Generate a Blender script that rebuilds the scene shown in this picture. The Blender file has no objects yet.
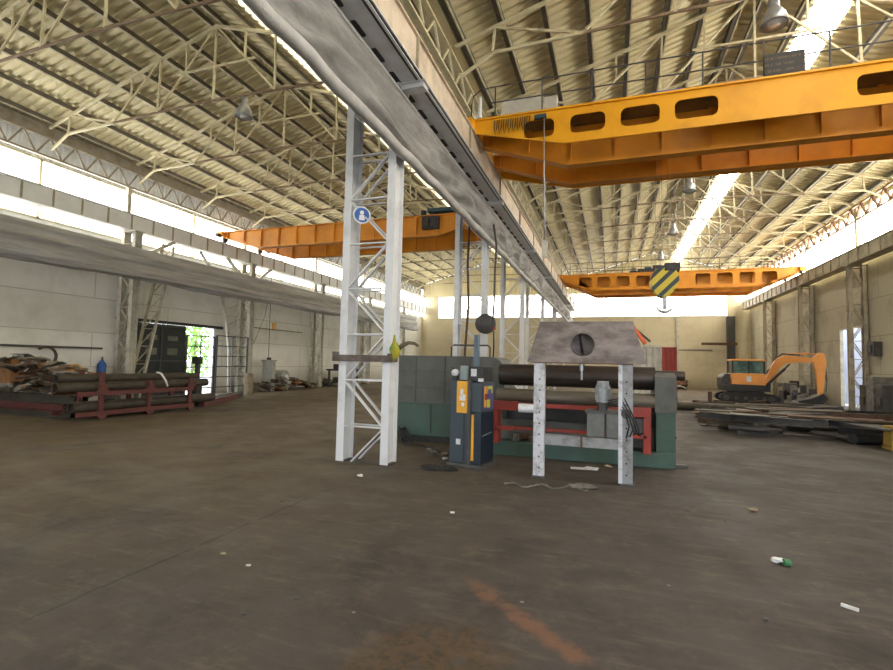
import bpy, bmesh, math, random
from mathutils import Vector, Matrix, Euler
random.seed(7)
S = bpy.context.scene
C = S.collection
PI = math.pi
R = math.radians

# ------------------------------------------------------------------ materials
def nodes_of(m):
    m.use_nodes = True
    nt = m.node_tree
    return nt, nt.nodes, nt.links

MATS = {}
def mat(name, col, rough=.6, metal=0., col2=None, scale=6., lo=.4, hi=.7, bump=0., bscale=40., detail=6., stretch=None, spec=.4):
    """principled surface with procedural dirt / wear (noise in object space)"""
    if name in MATS: return MATS[name]
    m = bpy.data.materials.new(name); nt, N, L = nodes_of(m)
    b = N['Principled BSDF']; b.inputs['Roughness'].default_value = rough; b.inputs['Metallic'].default_value = metal
    b.inputs['Specular IOR Level'].default_value = spec
    tc = N.new('ShaderNodeTexCoord'); src = tc.outputs['Object']
    if stretch:
        mp = N.new('ShaderNodeMapping'); mp.inputs['Scale'].default_value = stretch; L.new(src, mp.inputs[0]); src = mp.outputs[0]
    if col2 is None: col2 = tuple(c*.72 for c in col)
    n = N.new('ShaderNodeTexNoise'); n.inputs['Scale'].default_value = scale; n.inputs['Detail'].default_value = detail
    n.inputs['Roughness'].default_value = .65
    L.new(src, n.inputs['Vector'])
    r = N.new('ShaderNodeMapRange'); r.inputs['From Min'].default_value = lo; r.inputs['From Max'].default_value = hi
    L.new(n.outputs['Fac'], r.inputs['Value'])
    mx = N.new('ShaderNodeMix'); mx.data_type = 'RGBA'
    mx.inputs['A'].default_value = (*col, 1); mx.inputs['B'].default_value = (*col2, 1)
    L.new(r.outputs[0], mx.inputs['Factor']); L.new(mx.outputs['Result'], b.inputs['Base Color'])
    if bump:
        n2 = N.new('ShaderNodeTexNoise'); n2.inputs['Scale'].default_value = bscale; n2.inputs['Detail'].default_value = 4
        L.new(src, n2.inputs['Vector'])
        bp = N.new('ShaderNodeBump'); bp.inputs['Strength'].default_value = bump; bp.inputs['Distance'].default_value = .02
        L.new(n2.outputs['Fac'], bp.inputs['Height']); L.new(bp.outputs[0], b.inputs['Normal'])
    MATS[name] = m
    return m

def emit(name, col, strength):
    """back-lit translucent glazing / lamp"""
    if name in MATS: return MATS[name]
    m = bpy.data.materials.new(name); nt, N, L = nodes_of(m)
    b = N['Principled BSDF']; b.inputs['Base Color'].default_value = (.8, .8, .78, 1); b.inputs['Roughness'].default_value = .4
    b.inputs['Emission Color'].default_value = (*col, 1); b.inputs['Emission Strength'].default_value = strength
    MATS[name] = m
    return m

def wall_mat(name, col, col2, line, bw, bh, axis):
    m = bpy.data.materials.new(name); nt, N, L = nodes_of(m)
    b = N['Principled BSDF']; b.inputs['Roughness'].default_value = .85; b.inputs['Specular IOR Level'].default_value = .2
    tc = N.new('ShaderNodeTexCoord'); sx = N.new('ShaderNodeSeparateXYZ'); L.new(tc.outputs['Object'], sx.inputs[0])
    cb = N.new('ShaderNodeCombineXYZ'); L.new(sx.outputs[axis], cb.inputs[0]); L.new(sx.outputs['Z'], cb.inputs[1])
    br = N.new('ShaderNodeTexBrick'); L.new(cb.outputs[0], br.inputs['Vector'])
    br.inputs['Scale'].default_value = 1; br.inputs['Brick Width'].default_value = bw; br.inputs['Row Height'].default_value = bh
    br.inputs['Mortar Size'].default_value = .018; br.inputs['Mortar Smooth'].default_value = .4
    br.inputs['Color1'].default_value = (*col, 1); br.inputs['Color2'].default_value = (*[c*.95 for c in col], 1)
    br.inputs['Mortar'].default_value = (*line, 1)
    n = N.new('ShaderNodeTexNoise'); n.inputs['Scale'].default_value = .7; n.inputs['Detail'].default_value = 9; n.inputs['Roughness'].default_value = .7
    L.new(tc.outputs['Object'], n.inputs['Vector'])
    r = N.new('ShaderNodeMapRange'); r.inputs['From Min'].default_value = .48; r.inputs['From Max'].default_value = .75
    L.new(n.outputs['Fac'], r.inputs['Value'])
    mx = N.new('ShaderNodeMix'); mx.data_type = 'RGBA'; mx.inputs['B'].default_value = (*col2, 1)
    L.new(r.outputs[0], mx.inputs['Factor']); L.new(br.outputs['Color'], mx.inputs['A'])
    # splash dirt along the foot of the wall
    rz = N.new('ShaderNodeMapRange'); rz.inputs['From Min'].default_value = 1.3; rz.inputs['From Max'].default_value = .0
    rz.inputs['To Max'].default_value = .55
    ad = N.new('ShaderNodeMath'); ad.operation = 'ADD'; L.new(sx.outputs['Z'], ad.inputs[0])
    ml = N.new('ShaderNodeMath'); ml.operation = 'MULTIPLY_ADD'; L.new(n.outputs['Fac'], ml.inputs[0]); ml.inputs[1].default_value = 2.; ml.inputs[2].default_value = -1.
    L.new(ml.outputs[0], ad.inputs[1]); L.new(ad.outputs[0], rz.inputs['Value'])
    m2 = N.new('ShaderNodeMix'); m2.data_type = 'RGBA'; m2.inputs['B'].default_value = (.17, .15, .12, 1)
    L.new(rz.outputs[0], m2.inputs['Factor']); L.new(mx.outputs['Result'], m2.inputs['A'])
    L.new(m2.outputs['Result'], b.inputs['Base Color'])
    return m

def floor_mat():
    m = bpy.data.materials.new('dusty_concrete'); nt, N, L = nodes_of(m)
    b = N['Principled BSDF']; b.inputs['Specular IOR Level'].default_value = .35
    tc = N.new('ShaderNodeTexCoord'); P = tc.outputs['Object']
    def noise(sc, det=6, rough=.6, vec=P, dist=0):
        n = N.new('ShaderNodeTexNoise'); n.inputs['Scale'].default_value = sc; n.inputs['Detail'].default_value = det
        n.inputs['Roughness'].default_value = rough; n.inputs['Distortion'].default_value = dist; L.new(vec, n.inputs['Vector']); return n.outputs['Fac']
    def rng(v, a, c, t0=0., t1=1., smooth=True):
        r = N.new('ShaderNodeMapRange'); r.inputs['From Min'].default_value = a; r.inputs['From Max'].default_value = c
        r.inputs['To Min'].default_value = t0; r.inputs['To Max'].default_value = t1
        if smooth: r.interpolation_type = 'SMOOTHSTEP'
        L.new(v, r.inputs['Value']); return r.outputs[0]
    def math_(op, a, c=None):
        k = N.new('ShaderNodeMath'); k.operation = op
        for i, q in enumerate((a, c)):
            if q is None: continue
            if isinstance(q, (int, float)): k.inputs[i].default_value = q
            else: L.new(q, k.inputs[i])
        return k.outputs[0]
    def mix(f, a, c):
        k = N.new('ShaderNodeMix'); k.data_type = 'RGBA'; L.new(f, k.inputs['Factor'])
        for s, q in (('A', a), ('B', c)):
            if isinstance(q, tuple): k.inputs[s].default_value = (*q, 1)
            else: L.new(q, k.inputs[s])
        return k.outputs['Result']
    sx = N.new('ShaderNodeSeparateXYZ'); L.new(P, sx.inputs[0]); X, Y = sx.outputs['X'], sx.outputs['Y']
    grey, yellow_brown, dark, pale = (.070, .060, .056), (.126, .094, .053), (.038, .032, .028), (.158, .130, .092)
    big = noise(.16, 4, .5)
    # yellowish brown in the left bay, fading out towards the machines
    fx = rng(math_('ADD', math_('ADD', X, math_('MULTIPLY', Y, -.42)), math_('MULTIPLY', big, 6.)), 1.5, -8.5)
    col = mix(fx, grey, yellow_brown)
    col = mix(rng(noise(.9, 8, .68, dist=.6), .46, .78), col, dark)
    # curved wheel tracks over the yellowish zone
    w = N.new('ShaderNodeTexWave'); w.wave_type = 'RINGS'; w.rings_direction = 'SPHERICAL'; w.inputs['Scale'].default_value = .26
    w.inputs['Distortion'].default_value = 5; w.inputs['Detail'].default_value = 3; w.inputs['Detail Scale'].default_value = .5
    mp = N.new('ShaderNodeMapping'); mp.inputs['Location'].default_value = (4., -17., 0); L.new(P, mp.inputs[0]); L.new(mp.outputs[0], w.inputs['Vector'])
    tr = math_('MULTIPLY', rng(w.outputs['Fac'], .72, .98), rng(big, .35, .6)); tr = math_('MULTIPLY', tr, math_('MULTIPLY', fx, .38))
    col = mix(tr, col, pale)
    # fine scuffs
    ms = N.new('ShaderNodeMapping'); ms.inputs['Rotation'].default_value = (0, 0, .5); ms.inputs['Scale'].default_value = (1.2, 7, 1); L.new(P, ms.inputs[0])
    col = mix(math_('MULTIPLY', rng(noise(1.3, 8, .7, ms.outputs[0]), .5, .72), .55), col, pale)
    col = mix(math_('MULTIPLY', rng(noise(5, 8, .75), .55, .75), .6), col, dark)
    # mottled scuffing and the oily ground under the scrap field
    col = mix(math_('MULTIPLY', rng(noise(3.1, 10, .78), .5, .7), .5), col, pale)
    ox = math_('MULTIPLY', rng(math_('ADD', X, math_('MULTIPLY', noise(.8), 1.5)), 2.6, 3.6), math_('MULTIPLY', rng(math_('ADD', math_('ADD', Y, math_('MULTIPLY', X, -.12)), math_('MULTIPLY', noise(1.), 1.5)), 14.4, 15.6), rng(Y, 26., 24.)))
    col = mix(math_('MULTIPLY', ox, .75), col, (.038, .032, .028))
    # crack running across the left foreground
    d = math_('ABSOLUTE', math_('ADD', X, math_('ADD', 3.52-.06, math_('MULTIPLY', noise(2.5), .12))))
    ck = math_('MULTIPLY', rng(d, .022, .006), math_('MULTIPLY', rng(Y, 2.0, 2.3), rng(Y, 5.4, 4.9)))
    ck = math_('MULTIPLY', ck, rng(noise(3.2), .36, .5))
    col = mix(math_('MULTIPLY', ck, .7), col, (.03, .028, .025))
    # rust stripe and the oily brown patch by the camera's feet
    nn = math_('MULTIPLY', math_('ADD', noise(5, 6, .7), -.5), .26)
    u = math_('ADD', math_('ADD', math_('MULTIPLY', X, .644), math_('MULTIPLY', Y, .765)), -2.185)
    t = math_('ADD', math_('ADD', math_('MULTIPLY', X, .765), math_('MULTIPLY', Y, -.644)), 3.12)
    st = math_('MULTIPLY', rng(math_('ABSOLUTE', math_('ADD', u, nn)), .10, .02), math_('MULTIPLY', rng(t, -.25, .1), rng(t, 2.6, 2.)))
    st = math_('MULTIPLY', st, rng(noise(3, 5), .35, .55))
    px = math_('ADD', math_('MULTIPLY', math_('ADD', X, .95), 1.3), math_('MULTIPLY', nn, 2.)); py = math_('ADD', math_('ADD', Y, -2.55), math_('MULTIPLY', nn, 2.))
    rr = math_('SQRT', math_('ADD', math_('MULTIPLY', px, px), math_('MULTIPLY', py, py)))
    pm = math_('MULTIPLY', rng(rr, .72, .38), rng(noise(9, 6, .7), .3, .55))
    col = mix(math_('MULTIPLY', pm, .8), col, mix(rng(noise(14, 6, .7), .42, .62), (.105, .064, .03), (.05, .037, .022)))
    col = mix(math_('MULTIPLY', st, .8), col, (.19, .098, .060))
    # tiny pale crumbs
    v = N.new('ShaderNodeTexVoronoi'); v.inputs['Scale'].default_value = 2.6; v.inputs['Randomness'].default_value = 1; L.new(P, v.inputs['Vector'])
    cr = math_('MULTIPLY', rng(v.outputs['Distance'], .05, .03), rng(noise(2.7), .5, .56))
    col = mix(math_('MULTIPLY', cr, .6), col, (.3, .28, .25))
    L.new(col, b.inputs['Base Color'])
    L.new(rng(noise(1.1, 6), .3, .7, .62, .9), b.inputs['Roughness'])
    bp = N.new('ShaderNodeBump'); bp.inputs['Strength'].default_value = .35; bp.inputs['Distance'].default_value = .02
    L.new(noise(9, 8, .7), bp.inputs['Height']); L.new(bp.outputs[0], b.inputs['Normal'])
    return m

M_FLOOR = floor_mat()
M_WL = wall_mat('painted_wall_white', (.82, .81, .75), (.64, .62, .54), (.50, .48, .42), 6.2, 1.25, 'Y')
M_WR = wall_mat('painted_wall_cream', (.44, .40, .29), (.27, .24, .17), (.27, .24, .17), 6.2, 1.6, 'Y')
M_WF = wall_mat('painted_wall_far', (.62, .55, .38), (.48, .42, .29), (.52, .46, .34), 5.2, 1.95, 'X')
M_ROOF = mat('roof_sheet', (.76, .69, .45), .6, 0, (.60, .53, .33), .5, .4, .75)
M_FASCIA = mat('fascia_sheet', (.74, .77, .80), .6, 0, (.6, .62, .64), 2.)
M_STEELC = mat('cream_steel', (.66, .60, .40), .5, 0, (.40, .34, .20), 3., .5, .8)
M_STEELR = mat('brown_cream_steel', (.56, .50, .33), .5, 0, (.32, .26, .15), 3., .5, .8)
M_PURLIN = mat('purlin_steel', (.66, .60, .42), .55, 0, (.36, .32, .24), 2.)
M_TIE = mat('brown_tie_rod', (.20, .13, .08), .6, 0, (.30, .24, .15), 2.5)
M_PURLIN_SHADEL = mat('purlin_web_shade_left', (.20, .18, .14), .6, 0, (.13, .11, .09), 2.)  # shaded side of the left bay purlins, put into the colour
M_PURLIN_SHADE = mat('purlin_web_shade', (.085, .082, .075), .6, 0, (.15, .13, .10), 2.)  # shade band along the right bay purlins, put into the colour
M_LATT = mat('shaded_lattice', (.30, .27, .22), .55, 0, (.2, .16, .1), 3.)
M_LATTR = mat('silhouette_lattice', (.20, .12, .07), .6, 0, (.14, .08, .05), 3.)  # dark silhouette against the glare, painted into the colour
M_WHITE = mat('white_steel', (.70, .71, .73), .45, 0, (.48, .47, .45), 3., .5, .85)
M_OLDW = mat('old_cream_steel', (.55, .53, .45), .55, 0, (.28, .25, .19), 3., .45, .75)
M_OLDR = mat('dull_cream_steel', (.44, .39, .28), .6, 0, (.2, .17, .12), 2.5, .45, .75)
M_BEAM = mat('grey_beam_paint', (.84, .86, .87), .5, 0, (.74, .75, .75), 1.5)
M_BEAMC = mat('rust_dust_beam', (.74, .62, .48), .6, 0, (.50, .41, .32), 2.5, .4, .65)
M_BEAMG = mat('grey_bottom_plate', (.66, .67, .69), .5, 0, (.5, .5, .5), 2.)
M_RAIL = mat('rail_steel', (.25, .22, .2), .4, .7, (.16, .1, .07), 8)
M_YEL = mat('crane_yellow', (.84, .39, .012), .42, 0, (.66, .28, .012), 1.2, .45, .8)
M_ORA = mat('crane_orange', (.74, .29, .015), .45, 0, (.52, .19, .015), 1.2, .4, .75)
M_DECK = mat('crane_deck', (.25, .16, .06), .6, 0, (.1, .07, .04), 2)
M_BLACK = mat('black_paint', (.025, .025, .027), .5, 0, (.05, .045, .04), 8)
M_DARK = mat('dark_grey', (.06, .06, .062), .55, 0, (.1, .09, .08), 6)
M_RUBBER = mat('black_rubber', (.02, .02, .022), .7, 0, (.04, .04, .04), 10)
M_TEAL = mat('trolley_teal', (.02, .07, .10), .45, 0, (.04, .06, .06), 4)
M_GLAZE = emit('backlit_glazing', (1., .965, .90), 10.)
M_GLAZER = emit('backlit_glazing_warm', (1., .94, .82), 16.)
M_SKYL = emit('backlit_roof_glazing_dim', (1., .88, .58), 1.7)  # weaker, creamier emission for the left bay strip
M_SKY = emit('backlit_roof_glazing', (1., .97, .90), 14.)
M_GALV = mat('galvanised', (.45, .46, .47), .35, .6, (.3, .3, .3), 10)
M_RUST = mat('rusty_steel', (.16, .085, .05), .75, .2, (.07, .045, .035), 7, .35, .65, .3, 60)
M_REDF = mat('red_oxide_frame', (.15, .04, .034), .6, 0, (.09, .04, .035), 5, .4, .7)
M_RED = mat('red_paint', (.34, .045, .028), .5, 0, (.2, .05, .04), 4, .45, .75)
M_PIPE = mat('old_pipe', (.085, .075, .055), .65, .2, (.055, .04, .03), 4, .4, .7)
M_GREEN = mat('machine_green', (.06, .115, .09), .5, 0, (.055, .08, .065), 3, .4, .75)
M_GREY = mat('machine_grey', (.115, .12, .11), .6, 0, (.075, .075, .068), 2.5, .4, .7)
M_ROLL = mat('roll_steel', (.075, .058, .048), .4, .5, (.04, .032, .03), 3, .4, .7, stretch=(.4, 4, 4))
M_ROLL2 = mat('dusty_roll_steel', (.19, .16, .12), .5, .3, (.10, .085, .07), 3, .4, .7, stretch=(.4, 4, 4))
M_NAVY = mat('cabinet_navy', (.045, .065, .082), .45, 0, (.055, .07, .08), 3, .45, .8)
M_NAVYD = mat('cabinet_dark_navy', (.012, .022, .04), .4, 0, (.02, .03, .045), 4)
M_LGREY = mat('light_grey_panel', (.25, .31, .31), .5, 0, (.2, .25, .25), 6)
M_AMBER = mat('amber_panel', (.80, .40, .03), .45, 0, (.66, .34, .04), 6)
M_LABEL = mat('white_label', (.75, .76, .78), .5, 0, (.55, .56, .58), 25)
M_VIOLET = mat('violet_panel', (.10, .08, .25), .45, 0, (.08, .07, .2), 8)
M_LIME = mat('lime_panel', (.55, .58, .04), .45, 0, (.45, .5, .05), 8)
M_PLATE = mat('mill_scale_plate', (.30, .25, .225), .5, .3, (.145, .115, .10), 2.6, .40, .62, .1, 30, stretch=(1, 1, 2.2))
M_STAND = mat('scuffed_white_paint', (.60, .61, .66), .5, 0, (.28, .27, .26), 9, .5, .68)
M_STANDG = mat('scuffed_grey_paint', (.30, .30, .31), .5, .2, (.16, .15, .14), 9, .45, .7)
M_HYD = mat('tank_grey', (.15, .155, .145), .5, 0, (.09, .09, .085), 5)
M_MOTOR = mat('motor_grey', (.42, .44, .45), .45, .2, (.22, .23, .23), 9)
M_NET = mat('safety_net', (.40, .39, .38), .85, 0, (.17, .165, .16), 2.2, .35, .7, .6, 90, stretch=(1.6, .35, 1.6))
M_NETR = mat('rolled_net', (.56, .55, .54), .85, 0, (.40, .39, .38), 3, .4, .7, .4, 60)
M_NETW = mat('safety_net_wall', (.68, .68, .67), .85, 0, (.36, .36, .355), 1.5, .35, .7, .6, 90, stretch=(1, .22, 3))
M_EXO = mat('excavator_orange', (.85, .36, .09), .45, 0, (.66, .27, .08), 2, .5, .8)
M_GLASS = mat('tinted_glass', (.05, .10, .09), .08, 0, (.16, .24, .22), 1.4, .45, .6)
M_DOORG = mat('dark_green_door', (.018, .024, .022), .5, 0, (.03, .034, .03), 3)
M_LEAF = mat('foliage', (.10, .26, .03), .6, 0, (.32, .48, .10), 2.5)
M_BARK = mat('bark', (.12, .09, .06), .9)
M_GROUND = mat('pale_yard', (.50, .49, .46), .9, 0, (.38, .36, .33), .6)
M_PALEBLUE = mat('pale_blue_haze', (.46, .50, .66), .8, 0, (.36, .40, .56), 1.2)  # pale blue imitating outdoor haze
M_BLUE = mat('blue_paint', (.03, .12, .42), .5)
M_PAPER = mat('white_paper', (.75, .76, .76), .8, 0, (.55, .54, .52), 12)
M_CLOTH = mat('yellow_green_cloth', (.42, .36, .03), .8, 0, (.16, .28, .06), 9, .45, .6)
M_WOOD = mat('old_timber', (.30, .22, .12), .8, 0, (.18, .13, .08), 6, stretch=(1, 6, 6))
M_TAN = mat('tan_scrap', (.34, .27, .18), .8, 0, (.18, .14, .10), 6)
M_GSCRAP = mat('grey_scrap', (.24, .23, .20), .7, .2, (.11, .10, .09), 6)
M_OSCRAP = mat('orange_scrap', (.36, .17, .06), .75, 0, (.22, .11, .05), 6)
M_CLAMP = mat('orange_strap', (.80, .14, .03), .5)
M_CONT = mat('container_white', (.58, .56, .50), .6, 0, (.40, .38, .33), 2)

def stripe_mat():
    m = bpy.data.materials.new('hazard_stripes'); nt, N, L = nodes_of(m); b = N['Principled BSDF']; b.inputs['Roughness'].default_value = .5
    tc = N.new('ShaderNodeTexCoord'); sx = N.new('ShaderNodeSeparateXYZ'); L.new(tc.outputs['Object'], sx.inputs[0])
    a = N.new('ShaderNodeMath'); a.operation = 'SUBTRACT'; L.new(sx.outputs['X'], a.inputs[0]); L.new(sx.outputs['Z'], a.inputs[1])
    f = N.new('ShaderNodeMath'); f.operation = 'MULTIPLY_ADD'; L.new(a.outputs[0], f.inputs[0]); f.inputs[1].default_value = 3.3; f.inputs[2].default_value = .98
    g = N.new('ShaderNodeMath'); g.operation = 'FRACT'; L.new(f.outputs[0], g.inputs[0])
    h = N.new('ShaderNodeMath'); h.operation = 'GREATER_THAN'; h.inputs[1].default_value = .58; L.new(g.outputs[0], h.inputs[0])
    mx = N.new('ShaderNodeMix'); mx.data_type = 'RGBA'; mx.inputs['A'].default_value = (.62, .47, .03, 1); mx.inputs['B'].default_value = (.03, .045, .05, 1)
    L.new(h.outputs[0], mx.inputs['Factor']); L.new(mx.outputs['Result'], b.inputs['Base Color'])
    return m
M_STRIPE = stripe_mat()

# ------------------------------------------------------------------ mesh builder
ORG = {}
class MB:
    def __init__(s): s.v = []; s.f = []; s.sm = []
    def add(s, vs, fs, smooth=False):
        o = len(s.v); s.v += [Vector(p) for p in vs]
        for f in fs: s.f.append([i+o for i in f]); s.sm.append(smooth)
        return s
    def box(s, c, d, rz=0, rot=None):
        x, y, z = (q/2 for q in d)
        vs = [Vector(p) for p in ((-x,-y,-z),(x,-y,-z),(x,y,-z),(-x,y,-z),(-x,-y,z),(x,-y,z),(x,y,z),(-x,y,z))]
        m = rot.to_matrix() if rot else (Matrix.Rotation(rz, 3, 'Z') if rz else None)
        if m: vs = [m @ p for p in vs]
        c = Vector(c)
        return s.add([p+c for p in vs], [(3,2,1,0),(4,5,6,7),(0,1,5,4),(1,2,6,5),(2,3,7,6),(3,0,4,7)])
    def bb(s, x0, x1, y0, y1, z0, z1): return s.box(((x0+x1)/2,(y0+y1)/2,(z0+z1)/2), (x1-x0,y1-y0,z1-z0))
    def bar(s, p, q, w, h, up=(0,0,1)):
        p, q = Vector(p), Vector(q); d = (q-p).normalized(); up = Vector(up)
        if abs(d.dot(up)) > .98: up = Vector((0,1,0))
        a = d.cross(up).normalized()*w/2; b = a.cross(d).normalized()*h/2
        vs = [p-a-b,p+a-b,p+a+b,p-a+b,q-a-b,q+a-b,q+a+b,q-a+b]
        return s.add(vs, [(0,1,2,3),(7,6,5,4),(0,4,5,1),(1,5,6,2),(2,6,7,3),(3,7,4,0)])
    def ring(s, p, d, r, n):
        up = Vector((0,0,1)) if abs(d.z) < .9 else Vector((1,0,0))
        a = d.cross(up).normalized(); b = d.cross(a).normalized()
        return [p+a*r*math.cos(2*PI*i/n)+b*r*math.sin(2*PI*i/n) for i in range(n)]
    def tube(s, p, q, r, n=12, r2=None, cap=True):
        p, q = Vector(p), Vector(q); d = (q-p).normalized(); r2 = r if r2 is None else r2
        A, B = s.ring(p,d,r,n), s.ring(q,d,r2,n)
        s.add(A+B, [(i,n+i,n+(i+1)%n,(i+1)%n) for i in range(n)], True)
        if cap: s.add(A, [tuple(range(n))]); s.add(B, [tuple(reversed(range(n)))])
        return s
    def path(s, pts, r, n=8):
        pts = [Vector(p) for p in pts]; R_ = []
        for i, p in enumerate(pts):
            d = (pts[min(i+1,len(pts)-1)]-pts[max(i-1,0)]).normalized()
            R_ += s.ring(p, d, r[i] if isinstance(r,(list,tuple)) else r, n)
        fs = []
        for k in range(len(pts)-1):
            fs += [(k*n+i,(k+1)*n+i,(k+1)*n+(i+1)%n,k*n+(i+1)%n) for i in range(n)]
        fs += [tuple(range(n)), tuple(reversed(range((len(pts)-1)*n, len(pts)*n)))]
        return s.add(R_, fs, True)
    def prism(s, poly, axis, a, b, smooth=False):
        """poly: 2-D points; axis 'Y' -> (x,z) extruded in y, 'X' -> (y,z), 'Z' -> (x,y)"""
        def P(u, v, w): return {'Y':(u,w,v),'X':(w,u,v),'Z':(u,v,w)}[axis]
        n = len(poly)
        s.add([P(u,v,a) for u,v in poly], [tuple(range(n))]); s.add([P(u,v,b) for u,v in poly], [tuple(reversed(range(n)))])
        return s.add([P(u,v,a) for u,v in poly]+[P(u,v,b) for u,v in poly], [(i,n+i,n+(i+1)%n,(i+1)%n) for i in range(n)], smooth)
    def lathe(s, prof, c, n=24, axis='Z'):
        """prof: (radius, height)"""
        c = Vector(c); vs = []
        for r, h in prof:
            for i in range(n):
                t = 2*PI*i/n; u, v = r*math.cos(t), r*math.sin(t)
                vs.append(c+Vector({'Z':(u,v,h),'X':(h,u,v),'Y':(u,h,v)}[axis]))
        return s.add(vs, [(k*n+i,k*n+(i+1)%n,(k+1)*n+(i+1)%n,(k+1)*n+i) for k in range(len(prof)-1) for i in range(n)], True)
    def grid(s, rows, smooth=True):
        n = len(rows[0]); vs = [p for r in rows for p in r]
        return s.add(vs, [(k*n+i,k*n+i+1,(k+1)*n+i+1,(k+1)*n+i) for k in range(len(rows)-1) for i in range(n-1)], smooth)
    def holed(s, outer, holes, y0, y1):
        """plate in the XZ plane with holes, between y0 and y1"""
        cu = bpy.data.curves.new('t','CURVE'); cu.dimensions = '2D'; cu.fill_mode = 'BOTH'; cu.extrude = abs(y1-y0)/2
        for lp in [outer]+holes:
            sp = cu.splines.new('POLY'); sp.points.add(len(lp)-1); sp.use_cyclic_u = True
            for k, (u, v) in enumerate(lp): sp.points[k].co = (u, v, 0, 1)
        ob = bpy.data.objects.new('t', cu); C.objects.link(ob)
        dg = bpy.context.evaluated_depsgraph_get(); dg.update()
        me = bpy.data.meshes.new_from_object(ob.evaluated_get(dg))
        ym = (y0+y1)/2
        s.add([(p.co.x, ym+p.co.z, p.co.y) for p in me.vertices], [tuple(reversed(f.vertices)) for f in me.polygons])
        bpy.data.objects.remove(ob); bpy.data.curves.remove(cu); bpy.data.meshes.remove(me)
        return s
    def build(s, name, m, parent=None, origin=None, bevel=0, solid=0, recalc=True, label=None):
        if parent is not None: o = ORG[parent.name]
        elif origin is not None: o = Vector(origin)
        else:
            xs = [p.x for p in s.v]; ys = [p.y for p in s.v]; zs = [p.z for p in s.v]
            o = Vector(((min(xs)+max(xs))/2, (min(ys)+max(ys))/2, min(zs)))
        me = bpy.data.meshes.new(name); me.from_pydata([p-o for p in s.v], [], s.f)
        me.polygons.foreach_set('use_smooth', s.sm); me.validate()
        if recalc:
            bm = bmesh.new(); bm.from_mesh(me); bmesh.ops.recalc_face_normals(bm, faces=bm.faces); bm.to_mesh(me); bm.free()
        me.materials.append(m); me.update()
        ob = bpy.data.objects.new(name, me); C.objects.link(ob)
        if parent is not None: ob.parent = parent
        else: ob.location = o
        ORG[ob.name] = o
        if bevel:
            bv = ob.modifiers.new('bevel','BEVEL'); bv.width = bevel; bv.segments = 2; bv.limit_method = 'ANGLE'
        if solid:
            sd = ob.modifiers.new('thickness','SOLIDIFY'); sd.thickness = solid; sd.offset = 0
        if label: ob['label'] = label
        return ob

def tag(o, label, cat, group=None, kind=None):
    o['label'] = label; o['category'] = cat
    if group: o['group'] = group
    if kind: o['kind'] = kind
    return o
def thing(name, label, cat, loc=(0,0,0), group=None):
    o = bpy.data.objects.new(name, None); C.objects.link(o); o.location = loc; o.empty_display_size = .2
    ORG[o.name] = Vector(loc)
    return tag(o, label, cat, group)
def struct(o): o['kind'] = 'structure'; return o
def dup(root, loc=None, rz=None, label=None, group=None):
    r = root.copy(); C.objects.link(r)
    if loc is not None: r.location = loc
    if rz is not None: r.rotation_euler.z = rz
    if label: r['label'] = label
    if group: r['group'] = group
    for ch in list(root.children):
        c = ch.copy(); C.objects.link(c); c.parent = r
        for g in list(ch.children):
            d = g.copy(); C.objects.link(d); d.parent = c
    return r
NTH = ['first','second','third','fourth','fifth','sixth','seventh','eighth','ninth','tenth','eleventh','twelfth','thirteenth','fourteenth','fifteenth','sixteenth']
def rrect(x0, x1, z0, z1, r, n=5):
    pts = []
    for cx, cz, a0 in ((x1-r,z1-r,0),(x0+r,z1-r,90),(x0+r,z0+r,180),(x1-r,z0+r,270)):
        for k in range(n+1):
            a = R(a0+90*k/n); pts.append((cx+r*math.cos(a), cz+r*math.sin(a)))
    return pts
def circ(cx, cz, r, n=32): return [(cx+r*math.cos(2*PI*k/n), cz+r*math.sin(2*PI*k/n)) for k in range(n)]

# ------------------------------------------------------------------ the hall
XL, XR, YF, YB = -17.8, 10.55, 44.4, -9.0
XV = -3.7                        # valley between the two bays
RL, RR = (XL+XV)/2, (XR+XV)/2    # ridges
ZE, SL = 9.32, .30               # eave height and roof pitch
def roof_z(x, off=0):
    r = RL if x < XV else RR
    half = (XV-XL)/2 if x < XV else (XR-XV)/2
    return ZE + SL*(half-abs(x-r)) + off

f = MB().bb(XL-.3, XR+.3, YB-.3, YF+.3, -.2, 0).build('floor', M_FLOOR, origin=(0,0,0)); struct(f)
g = MB().bb(-70, 60, -60, 90, -.45, -.22).build('ground_outside', M_GROUND, origin=(0,0,0)); struct(g)

# left wall: door opening Y 14.2..18.05 Z 0..3.05 ; window band 6.1..8.1
w = MB()
DY0, DY1, DZ = 14.3, 18.05, 3.05
w.bb(XL-.25, XL, YB, DY0, 0, 6.1); w.bb(XL-.25, XL, DY1, YF, 0, 6.1); w.bb(XL-.25, XL, DY0, DY1, DZ, 6.1)
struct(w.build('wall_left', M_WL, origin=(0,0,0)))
def corr_wall(name, x, y0, y1, z0, z1, m, axis='Y'):
    rows = [[], []]; p = .2; n = int((y1-y0)/p)
    for k in range(n):
        for t, d in ((0,0),(.3,0),(.5,.03),(.8,.03)):
            u = y0+(k+t)*p
            for r, z in zip(rows, (z0, z1)): r.append((x+d, u, z) if axis == 'Y' else (u, x+d, z))
    return struct(MB().grid(rows, False).build(name, m, origin=(0,0,0), solid=.02))
corr_wall('wall_left_fascia', XL-.12, YB, YF, 8.1, 8.86, M_FASCIA)
struct(MB().bb(XL-.25, XL+.12, YB, YF, 8.86, ZE-.08).build('trim_eave_left', M_LATT, origin=(0,0,0)))
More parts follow.
